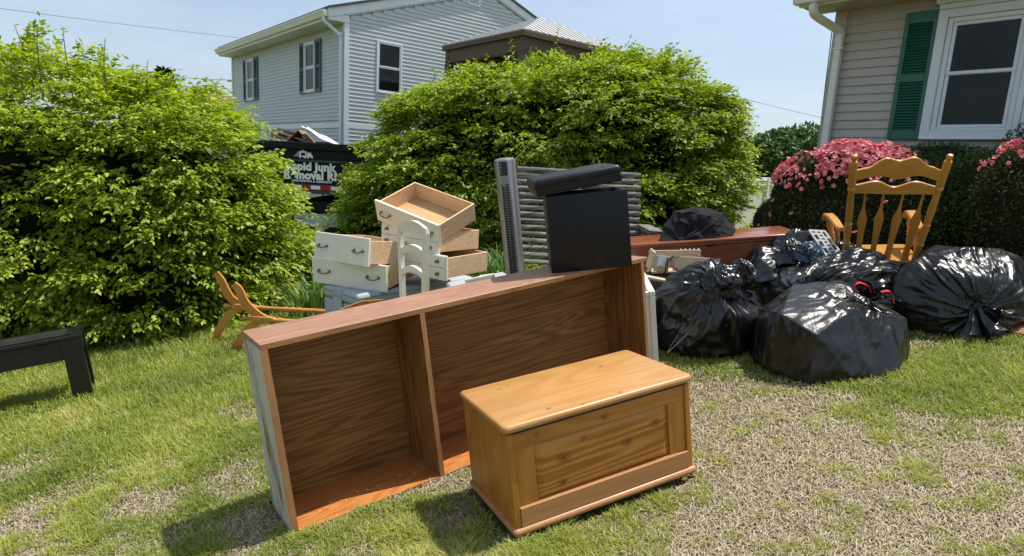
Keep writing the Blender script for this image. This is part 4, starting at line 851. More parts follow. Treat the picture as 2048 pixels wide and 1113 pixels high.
def pine_chest():
    w, d = .767, .414
    t = thing('blanket_chest', 'small knotty pine chest with panelled front standing before the bookcase', 'chest', (-.073, 1.847, 0), (0, 0, R(24.1)))
    bm = B(); roundbox(bm, (-.004, -.004, .408), (w+.004, d+.002, .436), .0125, .022); part('lid', bm, 'pine_top', t, True)
    bm = B(); roundbox(bm, (-.003, -.005, .046), (w+.003, d+.003, .072), .012, .016); part('plinth_moulding', bm, 'pine_base', t, True)
    for x in (.010, w-.032):
        bm = B(); box2(bm, (x, .010, .072), (x+.022, d-.004, .401), .0015); part('side_panel', bm, 'pine_z', t)
    bm = B(); box2(bm, (.032, d-.016, .072), (w-.032, d-.006, .400)); part('back_panel', bm, 'pine_x', t)
    bm = B(); box2(bm, (.0325, .016, .342), (w-.0325, .036, .400), .0012); part('top_rail', bm, 'pine_rail', t)
    bm = B(); box2(bm, (.0325, .018, .140), (.106, .036, .3415), .0012); part('stile', bm, 'pine_z', t)
    bm = B(); box2(bm, (w-.106, .018, .140), (w-.0325, .036, .3415), .0012); part('stile', bm, 'pine_z', t)
    bm = B(); box2(bm, (.0325, .004, .0722), (w-.0325, .036, .1395), .0018); part('bottom_rail', bm, 'pine_base', t)
    bm = B(); box2(bm, (.1065, .028, .1400), (w-.1065, .034, .3412)); vs = [bm.verts.new(p) for p in ((.112, .0275, .142), (w-.112, .0275, .142), (w-.112, .0275, .336), (.112, .0275, .336))]
    v2 = [bm.verts.new(p) for p in ((.130, .0195, .150), (w-.130, .0195, .150), (w-.130, .0195, .322), (.130, .0195, .322))]; v3 = [bm.verts.new((v.co.x + (.0015 if v.co.x < .3 else -.0015), .0185, v.co.z + (.0015 if v.co.z < .2 else -.0015))) for v in v2]
    for a, b in ((vs, v2), (v2, v3)):
        for i in range(4): bm.faces.new((a[i], a[(i+1) % 4], b[(i+1) % 4], b[i]))
    bm.faces.new(v3); part('raised_panel', bm, 'pine_panel', t)
    bm = B(); box2(bm, (.033, .037, .0725), (w-.033, d-.017, .080)); part('floor_board', bm, 'pine_x', t)
    bm = B(); box2(bm, (.034, .005, .4015), (w-.034, .03, .4075)); part('lid_gap_shade', bm, 'fan_dark', t)  # black strip under the lid, standing in for the shade in the gap
    for x in (.035, w-.045):
        for y in (.035, d-.04):
            bm = B(); tube(bm, [(x, y, .046), (x, y, .036), (x, y, .030)], [.016, .016, .010], 12); bmesh.ops.create_uvsphere(bm, u_segments=14, v_segments=10, radius=.0165, matrix=Matrix.Translation((x+.004, y-.003, .0165))); part('caster', bm, 'brass', t, True)
pine_chest()
def ottoman():
    t = thing('storage_ottoman', 'black vinyl storage cube standing on the right end of the bookcase', 'ottoman', (.190, 2.865, .7355), (0, 0, R(-1.8)))
    w, d, h, th = .379, .375, .362, .016; bm = B()
    box2(bm, (0, 0, 0), (w, th, h), .005, 2); part('front_panel', bm, 'black_vinyl', t, True)
    bm = B(); box2(bm, (0, d-th, 0), (w, d, h), .005, 2); part('back_panel', bm, 'black_vinyl', t, True)
    for x in (.0005, w-th-.0005):
        bm = B(); box2(bm, (x, th, 0.0005), (x+th, d-th, h-.0005), .004, 2); part('side_panel', bm, 'black_vinyl', t, True)
    bm = B(); box2(bm, (th, th, .003), (w-th, d-th, .012)); part('bottom_panel', bm, 'fan_dark', t)
    ld = thing('ottoman_lid', 'black padded ottoman lid resting askew on the black cube', 'lid', mat4=Matrix.Translation((.150, 2.845, 1.103)) @ Euler((R(1.5), R(-5.3), R(2.6))).to_matrix().to_4x4())
    bm = B(); box2(bm, (0, 0, -.004), (.403, .40, .030), .006, 2); part('lid_frame', bm, 'black_vinyl', ld, True)
    bm = B(); box2(bm, (-.004, -.004, .022), (.407, .404, .074), .024, 5); part('lid_cushion', bm, 'black_vinyl', ld, True)
    for p in ([(.0, -.003, .032), (.403, -.003, .032)], [(-.003, 0, .032), (-.003, .40, .032)]):
        bm = B(); tube(bm, p, .0022, 6); part('piping', bm, 'fan_dark', ld, True)
ottoman()
def tower_fan():
    t = thing('tower_fan', 'silver and black tower fan standing upright behind the bookcase', 'fan', (.022, 3.9, 0), (0, 0, R(-13)))
    def ring(bm, z, w, f=1.): return [bm.verts.new((w*x*f, w*y*f, z)) for x, y in ((-.98, .75), (-1, .1), (-.92, -.35), (-.72, -.68), (-.45, -.86), (-.15, -.93), (.15, -.93), (.45, -.86), (.72, -.68), (.92, -.35), (1, .1), (.98, .75), (.6, .98), (-.6, .98))]
    bm = B(); rs = [ring(bm, z, w, f) for z, w, f in ((.05, .056, 1), (.30, .057, 1), (.80, .060, 1), (1.285, .065, 1), (1.293, .065, .97), (1.302, .065, .78), (1.306, .065, .4))]
    for a, b in zip(rs, rs[1:]):
        for i in range(14): bm.faces.new((a[i], a[(i+1) % 14], b[(i+1) % 14], b[i]))
    bm.faces.new(rs[-1]); bm.faces.new(rs[0][::-1]); part('housing', bm, 'silver', t, True)
    bm = B(); box2(bm, (-.021, -.0640, 1.198), (.030, -.030, 1.284), .003); cp = part('control_panel', bm, 'fan_dark', t)
    for k in range(4):
        bm = B(); box2(bm, (-.013, -.0655, 1.212+.017*k), (-.008, -.0641, 1.216+.017*k)); part('button', bm, 'label', cp)
    bm = B(); box2(bm, (-.019, -.0590, .10), (.028, -.030, 1.150), .002); part('grille_opening', bm, 'fan_dark', t)
    bm = B()
    for k in range(66): z = .115 + k*.0161; box2(bm, (-.020, -.0645, z), (.029, -.0592, z+.0042))
    box2(bm, (.003, -.0652, .10), (.006, -.0591, 1.150)); g = part('grille_bars', bm, 'grille', t); g['kind'] = 'stuff'
    bm = B()
    for k in range(6): z = 1.157 + k*.007; box2(bm, (-.02, -.0625, z), (.029, -.055, z+.0035))
    part('louvre', bm, 'silver', t)['kind'] = 'stuff'
    bm = B(); tube(bm, [(0, 0, .0), (0, 0, .018), (0, 0, .035), (0, 0, .055)], [.135, .135, .11, .05], 28); part('base', bm, 'fan_dark', t, True)
tower_fan()
def slat_bench():
    g = MY.to_3x3().inverted() @ Vector((0, 0, 1)); u = Vector((1.13, 0, -.117)).normalized(); n = g.cross(u).normalized()      # up, along, back
    u = n.cross(g).normalized(); o = Vector((.148, 5.62, 1.222))
    t = thing('slatted_bench', 'weathered grey curved slat bench behind the fan and the black cube', 'bench', (.7, 5.5, 0), world=True); N = 15; W = 1.135
    def prof(s): return Vector((0, .14 - .26*s - .55*max(0, s-.62)**1.5, -.80*s))
    rng = random.Random(3)
    for i in range(N):
        s = i/(N-1); p = prof(s); q = prof(s+.02) - p; q.normalize(); c = o + n*p.y + g*p.z; dn = (g*q.z + n*q.y).normalized(); fr = u.cross(dn).normalized(); bm = B()
        fr = fr if fr.y < 0 else -fr; hh = .0238; k = 8; L0, L1 = -.01*rng.random(), W + .012*rng.random(); rings = []
        for L in (L0, W*.33, W*.66, L1):
            wob = rng.uniform(-.003, .003); rings.append([bm.verts.new(c + u*L + dn*(hh*math.sin(R(a)) + wob) + fr*(.018*max(0, math.cos(R(a))) + wob)) for a in (-90, -60, -30, 0, 30, 60, 90)])
        for a, b in zip(rings, rings[1:]):
            for j in range(7): bm.faces.new((a[j], a[(j+1) % 7], b[(j+1) % 7], b[j]))
        bm.faces.new(rings[0]); bm.faces.new(rings[-1][::-1]); bmesh.ops.recalc_face_normals(bm, faces=bm.faces); part('slat', bm, 'old_wood', t)
    for L in (.06, W*.5, W-.08):
        bm = B(); sweep_rect(bm, [o + u*L + n*(prof(s).y+.045) + g*prof(s).z for s in (0, .2, .4, .6, .8, 1.)], .06, .05, u); part('rib', bm, 'old_wood', t)
    for L in (-.03, W+.05):
        a = o + u*L; bm = B(); sweep_rect(bm, [a + n*.02 - g*.455, a - n*.50 - g*.465], .12, .035, u); part('armrest', bm, 'old_wood', t)
        for yy in (-.06, -.42):
            b = a + n*yy - g*.48; e = Vector((b.x - g.x*.6, b.y, -.02)); bm = B(); sweep_rect(bm, [b, e], .06, .06, u); part('leg', bm, 'old_wood', t)
slat_bench()
def drawer(label, pos, yaw, tx, ty, dims, style):
    m = Matrix.Translation(pos) @ Matrix.Rotation(R(yaw), 4, 'Z') @ Matrix.Rotation(R(tx), 4, 'X') @ Matrix.Rotation(R(ty), 4, 'Y')
    t = thing('drawer', label, 'drawer', mat4=m, group='cream dresser drawers in two stacks'); w, d, h = dims; th = .013
    bm = B(); box2(bm, (0, 0, 0), (w, .020, h), .004, 2); f = part('front', bm, 'cream', t)
    b0, b1 = .016, h-.018
    for x in (.014, w-.014-th):
        bm = B(); box2(bm, (x, .0205, b0), (x+th, d, b1), .0015); part('side', bm, 'drawer_wood', t)
    bm = B(); box2(bm, (.0275, d-th, b0), (w-.0275, d-.0005, b1), .0015); part('back', bm, 'drawer_wood', t)
    bm = B(); box2(bm, (.0275, .0205, b0+.008), (w-.0275, d-th-.0005, b0+.014)); part('bottom', bm, 'drawer_floor', t)
    bm = B(); box2(bm, (.0278, .0205, b0+.0145), (w-.0278, .026, b1)); part('front_lining', bm, 'drawer_wood', t)
    if style == 'pull':
        for cx in (w*.17, w*.83):
            bm = B(); zc = h*.52
            for s in (-1, 1):
                tube(bm, [(cx+s*.045, .0, zc), (cx+s*.045, -.006, zc), (cx+s*.045, -.010, zc), (cx+s*.045, -.022, zc-.004)], [.012, .011, .005, .005], 10)
            tube(bm, catmull([(cx-.045, -.022, zc-.004), (cx-.03, -.026, zc-.011), (cx, -.028, zc-.014), (cx+.03, -.026, zc-.011), (cx+.045, -.022, zc-.004)], 4), .0048, 8); part('handle', bm, 'pewter', t, True)
    else:
        for z0, z1 in ((.004, h*.5-.003), (h*.5+.003, h-.004)):
            bm = B(); box2(bm, (.005, -.007, z0), (w-.005, -.0002, z1), .004, 2); part('face_panel', bm, 'cream', t)
            for cx in (w*.12, w*.88):
                bm = B(); zc = (z0+z1)/2; tube(bm, [(cx, -.007, zc), (cx, -.010, zc), (cx, -.013, zc), (cx, -.022, zc), (cx, -.027, zc), (cx, -.030, zc)], [.014, .013, .005, .006, .012, .007], 12); part('knob', bm, 'pewter', t, True)
drawer('upper cream drawer of the left stack, two pulls on its plain front', (-1.429, 4.495, .732), -37.9, -9.4, 5.4, (.601, .447, .194), 'pull')
drawer('lower cream drawer of the left stack resting on the grey bench', (-1.445, 4.447, .560), -23.3, 4.0, 8.1, (.625, .44, .194), 'pull')
drawer('open cream drawer tipped up on top of the right stack', (-.952, 4.60, .955), -43, 17.2, 19.4, (.632, .402, .168), 'pull')
drawer('middle cream drawer of the right stack under the tipped one', (-.950, 4.605, .770), -38.6, -5.6, 7.1, (.596, .437, .172), 'knob')
drawer('bottom cream drawer of the right stack with two rows of knobs', (-.911, 4.542, .592), -39.9, -3.5, 6.8, (.605, .441, .175), 'knob')
def grey_bench():
    m = Matrix.Translation((-1.11, 4.10, .02)) @ Matrix.Rotation(R(43.9), 4, 'Z') @ Matrix.Rotation(R(5.5), 4, 'X') @ Matrix.Rotation(R(4.2), 4, 'Y')
    t = thing('upholstered_bench', 'long grey upholstered storage bench under the cream drawers', 'bench', mat4=m); L, d, h = 1.06, .475, .482
    bm = B(); box2(bm, (.004, .004, 0), (L-.004, d-.004, h-.09), .02, 3); part('body', bm, 'grey_fabric', t, True)
    bm = B(); box2(bm, (0, 0, h-.088), (L, d, h), .03, 5); lid = part('cushion', bm, 'grey_fabric', t, True)
    bm = B(); tube(bm, [(0, .03, h-.028), (0, d-.03, h-.028)], .0035, 6); part('seam', bm, 'grey_fabric_dk', lid, True)
    bm = B(); tube(bm, [(.03, -.0, h-.028), (L-.03, -.0, h-.028)], .0035, 6); part('seam', bm, 'grey_fabric_dk', lid, True)
    for x in (.27, .53, .79):
        bm = B(); tube(bm, [(x, .003, .01), (x, .001, h-.09)], .003, 6); part('seam', bm, 'grey_fabric_dk', t, True)
    bm = B(); box2(bm, (-.006, d*.42, .02), (.003, d*.66, h-.06), .003, 2); box2(bm, (-.004, d*.42, h-.06), (.16, d*.66, h+.004), .003, 2); part('strap', bm, 'grey_fabric', t, True)
    for y in (d*.40, d*.68):
        bm = B(); tube(bm, [(.003, y, .02), (.003, y, h-.09)], .003, 6); part('seam', bm, 'grey_fabric_dk', t, True)
grey_bench()
def ladder_chair():
    t = thing('ladderback_chair', 'whitewashed ladder-back chair with arched rails before the drawers', 'chair', (-.62, 3.8, 0), world=True)
    Lt, Lb, Rt, Rb = Vector((-.680, 3.95, .935)), Vector((-.765, 3.95, 0)), Vector((-.474, 3.62, .938)), Vector((-.600, 3.62, 0))
    ac = (Rt-Lt).normalized(); fw = Vector((0, 0, 1)).cross(ac).normalized()
    for a, b, w in ((Lt, Lb, .046), (Rt, Rb, .052)):
        bm = B(); sweep_rect(bm, [b, b.lerp(a, .5), b.lerp(a, .97), a], [w, w, w, w*.8], [.028, .028, .028, .020], ac*1.0); part('post', bm, 'cream_chair', t)
    for tt, rise, hh in ((.045, .042, .046), (.40, .038, .038), (.735, .038, .038)):
        pts = []
        for k in range(11):
            f = k/10; p = Lt.lerp(Rt, f).lerp(Lb.lerp(Rb, f), tt*.47/.47*.5 if False else tt*.42); p = p + Vector((0, 0, rise*math.sin(math.pi*f))) + fw*.006*math.sin(math.pi*f); pts.append(p)
        bm = B(); sweep_rect(bm, pts, .020, hh, fw); part('rail', bm, 'cream_chair', t)
    f0 = fw if fw.y > 0 else -fw; f0 = Vector((-ac.y, ac.x, 0)).normalized(); f0 = f0 if f0.x < 0 else -f0
    bm = B(); c = (Lb+Rb)/2 + Vector((0, 0, .43)) + f0*.2; box(bm, c, (.40, .40, .03), Matrix.Rotation(math.atan2(ac.y, ac.x), 3, 'Z'), .008, 2); part('seat', bm, 'cream_chair', t)
    for s in (-.17, .17):
        a = (Lb+Rb)/2 + f0*.37 + ac*s; bm = B(); sweep_rect(bm, [a, a + Vector((0, 0, .43))], .036, .036, ac); part('leg', bm, 'cream_chair', t)
ladder_chair()
def crossed_stand():
    t = thing('wooden_stand', 'amber wooden stand with curved crossed legs and turned rails lying left', 'stand', (-2.2, 5.05, 0), world=True)
    C4 = dict(A1=[(-2.521, 5.25, .60), (-2.486, 5.25, .526), (-2.464, 5.25, .436), (-2.429, 5.25, .361), (-2.358, 5.25, .301), (-2.25, 5.25, .245)], A2=[(-2.30, 5.25, .285), (-2.427, 5.25, .254), (-2.518, 5.25, .183), (-2.575, 5.25, .108), (-2.64, 5.25, .0)],
              B1=[(-2.207, 4.85, .548), (-2.172, 4.85, .496), (-2.149, 4.85, .399), (-2.102, 4.85, .324), (-2.036, 4.85, .260), (-1.93, 4.85, .20)], B2=[(-2.03, 4.85, .245), (-2.116, 4.85, .193), (-2.187, 4.85, .133), (-2.248, 4.85, .068), (-2.305, 4.85, -.005)])
    for k, p in C4.items():
        q = catmull(p, 5); n = len(q); bm = B(); sweep_rect(bm, q, .026, [.046 + .022*math.sin(math.pi*i/(n-1)) + (.016 if i < 3 else 0)*0 for i in range(n)], (0, 1, 0)); part('leg', bm, 'amber', t)
    pr = [(0, .004), (.01, .020), (.03, .024), (.05, .020), (.062, .012), (.075, .018), (.085, .013), (.095, .017), (.10, .026), (.29, .026), (.295, .020), (.31, .026), (.33, .018), (.36, .024), (.40, .018), (.56, .016), (.60, .024), (.63, .017), (.66, .025), (.69, .017), (.72, .025), (.75, .018), (.85, .021), (1, .019)]
    for a, b in (((-2.51, 5.25, .307), (-1.62, 5.25, .165)), ((-2.195, 4.85, .264), (-1.36, 4.85, .125))):
        bm = B(); turned(bm, a, b, pr); r = part('rail', bm, 'honey_x', t, True)
        u = (Vector(b)-Vector(a)).normalized(); c = Vector(a).lerp(Vector(b), .20); bm = B(); box(bm, c, (.16, .056, .056), u.to_track_quat('X', 'Z').to_matrix(), .008, 2); part('block', bm, 'honey_x', t)
        for s in (-.022, .03):
            bm = B(); q = c + u*s; tube(bm, [q + Vector((0, -.02, 0)), q + Vector((0, -.034, 0))], [.008, .006], 8); part('peg', bm, 'honey_x', t, True)
    bm = B(); sweep_rect(bm, [(-2.02, 5.02, .03), (-1.45, 5.02, .16)], .02, .12, (0, 1, 0)); part('board', bm, 'amber', t)
crossed_stand()
def cherry_cabinet():
    w, d, h = 1.235, .49, .578
    t = thing('hope_chest', 'long reddish cherry wood chest behind the bin bags', 'chest', (.905, 4.65, 0), (0, R(.5), R(-7.8)))
    bm = B(); box2(bm, (-.012, -.016, h-.026), (w+.012, d, h), .008, 3); part('lid', bm, 'cherry', t, True)
    bm = B(); box2(bm, (-.004, -.008, h-.040), (w+.004, d-.01, h-.0265), .004, 2); part('moulding', bm, 'cherry', t, True)
    bm = B(); box2(bm, (.008, .006, .07), (w-.008, .026, h-.041), .002); part('front_panel', bm, 'cherry', t)
    for x in (.008, w-.028):
        bm = B(); box2(bm, (x, .0265, .07), (x+.02, d-.02, h-.041), .002); part('side_panel', bm, 'cherry', t)
    bm = B(); box2(bm, (.03, d-.02, .07), (w-.03, d-.004, h-.041)); part('back_panel', bm, 'cherry', t)
    bm = B(); box2(bm, (0, -.004, .0), (w, d-.01, .069), .006, 2); part('plinth', bm, 'cherry', t)
cherry_cabinet()
def white_case():
    t = thing('white_cabinet', 'white moulded cabinet on its side between bookcase and bin bags', 'cabinet', (.655, 3.53, 0), (0, 0, R(-7.6)))
    w, L, h = .16, 1.0, .46
    bm = B(); box2(bm, (0, .0, 0), (w, L, h-.03), .004); part('carcass', bm, 'cream_white', t)
    bm = B(); box2(bm, (w-.030, -.010, h-.0295), (w+.008, L, h), .006, 2); box2(bm, (-.004, -.010, h-.0295), (w-.0305, .02, h-.004), .004); part('frame_moulding', bm, 'cream_white', t)
    bm = B(); box2(bm, (w-.026, -.012, .0), (w+.006, -.0005, h-.030), .004, 2); part('stile', bm, 'cream_white', t)
    bm = B(); box2(bm, (.02, .04, h-.0295), (w-.05, L-.04, h-.015), .005); part('inset_panel', bm, 'cream_white', t)
white_case()
def electronics():
    t = thing('wooden_tray', 'pale fibreboard tray with label and loose wires above the bin bags', 'tray', (1.15, 4.17, .44), (0, R(4), R(-6)))
    bm = B(); box(bm, (-.185, .05, .065), (.016, .20, .135), (0, R(14), 0), .002); part('end_board', bm, 'board', t)
    bm = B(); box(bm, (.08, -.05, .045), (.26, .014, .10), (R(-14), R(4), 0), .002); part('front_board', bm, 'board', t)
    bm = B(); box(bm, (-.01, .12, .06), (.36, .012, .12), None, .002); part('back_board', bm, 'board', t)
    bm = B(); box(bm, (0, .04, -.008), (.38, .19, .012)); part('bottom_board', bm, 'board', t)
    bm = B(); box(bm, (-.125, -.052, .075), (.05, .003, .082), (R(-8), R(10), 0)); part('label_sticker', bm, 'label', t)
    bm = B(); box(bm, (-.125, -.044, .05), (.10, .012, .11), (R(-8), R(8), 0), .002); part('front_block', bm, 'board', t)
    bm = B(); box(bm, (-.035, -.03, .07), (.06, .002, .05), (R(-10), R(-28), 0)); part('paper_slip', bm, 'pinkpaper', t)
    for m, p in (('wire_black', [(-.10, -.06, -.03), (-.10, -.075, .04), (-.05, -.06, .105), (.05, -.02, .115), (.17, .0, .08), (.21, -.03, .05)]), ('wire_pink', [(-.14, -.06, -.01), (-.15, -.08, .03), (-.11, -.07, .06), (-.10, -.05, .09)]), ('wire_black', [(-.06, -.06, .09), (-.07, -.08, .05), (-.03, -.07, .02), (-.01, -.06, .01)]), ('wire_black', [(-.12, -.06, -.02), (-.09, -.085, .03), (-.08, -.07, .09), (.02, -.03, .10)])):
        bm = B(); tube(bm, catmull(p, 5), .0032, 6); part('wire', bm, m, t, True)
    for k in range(5):
        bm = B(); tube(bm, [(.03+.03*k, .11, .115), (.03+.03*k, .10, .128)], .005, 6); part('terminal', bm, 'label', t)
    o = thing('broken_plank', 'short broken pale plank lying under the fibreboard tray', 'plank', (.95, 3.98, .43), (0, R(16), R(-8))); bm = B(); box(bm, (0, 0, 0), (.19, .07, .018), None, .003); part('board', bm, 'board', o)
    o = thing('support_crate', 'dark crate almost hidden behind the left bin bag', 'crate', (1.17, 4.22, 0), (0, 0, R(-6))); bm = B(); box2(bm, (-.22, -.1, 0), (.24, .16, .42), .006); part('side', bm, 'brown_beam', o)
electronics()
o = thing('cream_offcut', 'cream painted wood offcut lying behind the bookcase near the fan', 'offcut', (-.2, 3.9, .545), (0, R(-3), R(14)))
bm = B(); prism(bm, [(-.10, -.05), (.06, -.06), (.09, -.02), (.10, .03), (.02, .05), (-.03, .02), (-.10, .03)], (0, 0, .015), (1, 0, 0), (0, 1, 0), (0, 0, 1), .028); part('board', bm, 'cream', o)
bm = B(); box2(bm, (-.2, -.05, -.545), (.2, .2, -.002), .01); part('block', bm, 'grey_fabric', o)
o = thing('yellow_board', 'pale yellow board end poking up behind the bookcase', 'board', (-.86, 3.42, 0), (0, 0, R(20)))
bm = B(); prism(bm, [(-.16, 0), (.14, 0), (.12, .575), (.0, .585), (-.12, .56)], (0, 0, 0), (1, 0, 0), (0, 0, 1), (0, 1, 0), .02); part('panel', bm, 'pine_z', o)
o = thing('brown_scrap_board', 'brown scrap board on the grass at the far right edge', 'board', (3.02, 3.46, .035), (R(3), R(-4), R(18))); bm = B(); box(bm, (0, 0, 0), (.36, .14, .03), None, .003); part('board', bm, 'brown_scrap', o)
def rocking_chair():
    t = thing('rocking_chair', 'honey wood rocking chair seen from behind beyond the bin bags', 'chair', (2.5, 4.2, 0), world=True)
    Lt, Lb, Rt, Rb = Vector((2.124, 3.75, 1.082)), Vector((2.268, 4.11, .41)), Vector((2.627, 3.65, 1.036)), Vector((2.640, 3.96, .38))
    def P(a, s): return Lt.lerp(Rt, a).lerp(Lb.lerp(Rb, a), s)
    nrm = (Rt-Lt).cross(Lb-Lt).normalized(); nrm = nrm if nrm.y < 0 else -nrm
    pr = [(-.055, .004), (-.052, .014), (-.035, .0195), (-.016, .017), (-.006, .011), (0, .012), (.006, .021), (.03, .0225), (.22, .0225), (.24, .018), (.25, .0235), (.27, .0235), (.28, .018), (.45, .022), (.55, .0215), (.60, .018), (.61, .023), (.63, .018), (.65, .023), (.72, .021), (.80, .018), (.81, .023), (.84, .018), (.90, .022), (1, .018)]
    for a, b in ((Lt, Lb), (Rt, Rb)):
        bm = B(); turned(bm, a, b, pr, 16); part('back_post', bm, 'honey', t, True)
    def slab(pts, name, th=.020, bow=.018, mat='honey_x'):
        k = len(pts)//2; bm = B(); A = []; Bb = []
        for a, s in pts:
            c = P(a, s) - nrm*bow*math.sin(math.pi*max(0, min(1, a))); A.append(bm.verts.new(c - nrm*th/2)); Bb.append(bm.verts.new(c + nrm*th/2))
        n = len(pts)
        for i in range(k-1):
            j = n-1-i; bm.faces.new((A[i], A[i+1], A[j-1], A[j])); bm.faces.new((Bb[j], Bb[j-1], Bb[i+1], Bb[i]))
        for i in range(n): bm.faces.new((A[i], A[(i+1) % n], Bb[(i+1) % n], Bb[i]))
        bmesh.ops.recalc_face_normals(bm, faces=bm.faces)
        es = [e for e in bm.edges if e.is_valid and len(e.link_faces) == 2 and e.calc_face_angle(0) > 1.2]; bmesh.ops.bevel(bm, geom=es, offset=.004, segments=2, affect='EDGES'); part(name, bm, mat, t, True)
    def curve(ks, n=26):
        out = []
        for i in range(n+1):
            a = i/n
            for (a0, s0), (a1, s1) in zip(ks, ks[1:]):
                if a0 <= a <= a1: f = (a-a0)/(a1-a0); f = f*f*(3-2*f); out.append((.015 + .97*a, s0+(s1-s0)*f)); break
        return out
    slab(curve([(0, .085), (.14, .07), (.36, -.015), (.5, .012), (.66, -.02), (.86, .06), (1, .095)]) + curve([(0, .175), (.3, .142), (.52, .178), (.74, .142), (1, .182)])[::-1], 'crest_rail', .024)
    slab(curve([(0, .222), (.28, .196), (.50, .255), (.74, .200), (1, .238)]) + curve([(0, .300), (.5, .322), (1, .312)])[::-1], 'back_rail', .022)
    for a0, a1 in ((.175, .19), (.40, .40), (.63, .62), (.855, .86)):
        ks = [(.305, .011), (.40, .012), (.47, .020), (.53, .046), (.565, .060), (.60, .058), (.70, .046), (.82, .038), (.92, .044), (.97, .050), (1.0, .044), (1.05, .034)]
        lw = []; rw = []
        for s, w in ks: a = a0 + (a1-a0)*(s-.3)/.7; lw.append((a-w, s)); rw.append((a+w, s))
        slab(lw + rw[::-1], 'back_slat', .014, .018, 'honey')
    sN = [Vector((2.225, 4.03, .405)), Vector((2.665, 3.90, .385)), Vector((2.88, 4.42, .418)), Vector((2.42, 4.56, .436))]
    bm = B(); up = Vector((0, 0, 1)); ou = []
    for i in range(4):
        p0, p1, p2 = sN[i-1], sN[i], sN[(i+1) % 4]
        for f in (.12, .05): ou.append(p1.lerp(p0, f))
        ou.append(p1.lerp(p0, .02).lerp(p1.lerp(p2, .02), .5))
        for f in (.05, .12): ou.append(p1.lerp(p2, f))
    b0 = [bm.verts.new(p - up*.036) for p in ou]; b1 = [bm.verts.new(p) for p in ou]; n = len(ou); bm.faces.new(b0[::-1]); bm.faces.new(b1)
    for i in range(n): bm.faces.new((b0[i], b0[(i+1) % n], b1[(i+1) % n], b1[i]))
    bmesh.ops.bevel(bm, geom=[e for e in bm.edges if abs(e.verts[0].co.z - e.verts[1].co.z) < .03], offset=.008, segments=2, affect='EDGES'); part('seat', bm, 'honey_x', t, True)
    fw = (sN[3]-sN[0]).normalized(); ac = (sN[1]-sN[0]).normalized()
    for back, tip, base in ((P(0, .665), Vector((2.322, 4.43, .672)), Vector((2.375, 4.44, .43))), (P(1, .665), Vector((2.835, 4.30, .652)), Vector((2.84, 4.31, .415)))):
        q = catmull([back, back.lerp(tip, .35) - up*.028, back.lerp(tip, .7) + up*.004, tip + up*.012, tip + fw*.055 - up*.008, tip + fw*.062 - up*.035], 5)
        bm = B(); m = len(q); sweep_rect(bm, q, [.040 + .030*min(1, i/(m*.6)) for i in range(m)], .026, ac); bmesh.ops.bevel(bm, geom=list(bm.edges), offset=.006, segments=2, affect='EDGES'); part('armrest', bm, 'honey_x', t, True)
        bm = B(); turned(bm, base, tip - up*.008, [(0, .016), (.1, .020), (.25, .024), (.36, .017), (.40, .024), (.45, .018), (.50, .025), (.56, .018), (.75, .024), (.9, .017), (1, .020)]); part('arm_support', bm, 'honey', t, True)
        mid = back.lerp(tip, .55); bm = B(); turned(bm, base - fw*.16 + up*.0, mid - up*.01, [(0, .011), (.4, .017), (.5, .012), (.6, .017), (1, .010)], 10); part('spindle', bm, 'honey', t, True)
    for s in (.12, .88):
        n0, f0 = sN[0].lerp(sN[1], s), sN[3].lerp(sN[2], s); q = catmull([n0 - fw*.30 + Vector((0, 0, -.30)), n0 + fw*.05 + Vector((0, 0, -.375)), n0.lerp(f0, .6) + Vector((0, 0, -.385)), f0 + fw*.10 + Vector((0, 0, -.35))], 6)
        bm = B(); sweep_rect(bm, q, .03, .045, ac); part('rocker', bm, 'honey_x', t)
        for p, z in ((n0.lerp(f0, .18), .35), (n0.lerp(f0, .85), .36)):
            bm = B(); turned(bm, p - up*.03, p - up*z, [(0, .014), (.2, .020), (.5, .024), (.55, .017), (.62, .024), (.8, .019), (1, .014)]); part('leg', bm, 'honey', t, True)
rocking_chair()
def black_table():
    h = .445; t = thing('black_table', 'low black wooden table cut off by the left edge', 'table', (-2.873, 3.985, 0), (0, 0, R(31.0)))
    L, d = 1.15, .36; lg = .112
    # local x runs back to the left: the right front corner is the origin
    bm = B(); box2(bm, (-L, 0, h-.03), (0, d, h-.004), .006, 2); part('tabletop', bm, 'black_lacquer', t)
    bm = B(); box2(bm, (-L+.10, .055, h-.0038), (-.085, d-.055, h+.002), .002); part('top_inset', bm, 'black_top', t)
    for lo, hi in (((-L+.06, .03, h-.0039), (-.05, .036, h+.004)), ((-.056, .0365, h-.0039), (-.05, d-.037, h+.004)), ((-L+.06, d-.036, h-.0039), (-.05, d-.03, h+.004))):
        bm = B(); box2(bm, lo, hi, .001); part('inlay_bead', bm, 'black_lacquer', t)
    bm = B(); box2(bm, (-L+lg, .006, h-.158), (-lg, .03, h-.0305), .002); part('apron', bm, 'black_lacquer', t)
    bm = B(); box2(bm, (-L+lg, d-.03, h-.125), (-lg, d-.006, h-.0305), .002); part('apron', bm, 'black_lacquer', t)
    bm = B(); box2(bm, (-.03, lg, h-.125), (-.006, d-lg, h-.0305), .002); part('apron', bm, 'black_lacquer', t)
    for x in (-lg-.002, -.66+.0):
        for y in (.002, d-.06):
            bm = B(); box2(bm, (x, y, 0), (x+lg, y+.058, h-.0302), .004, 2); part('leg', bm, 'black_lacquer', t)
black_table()
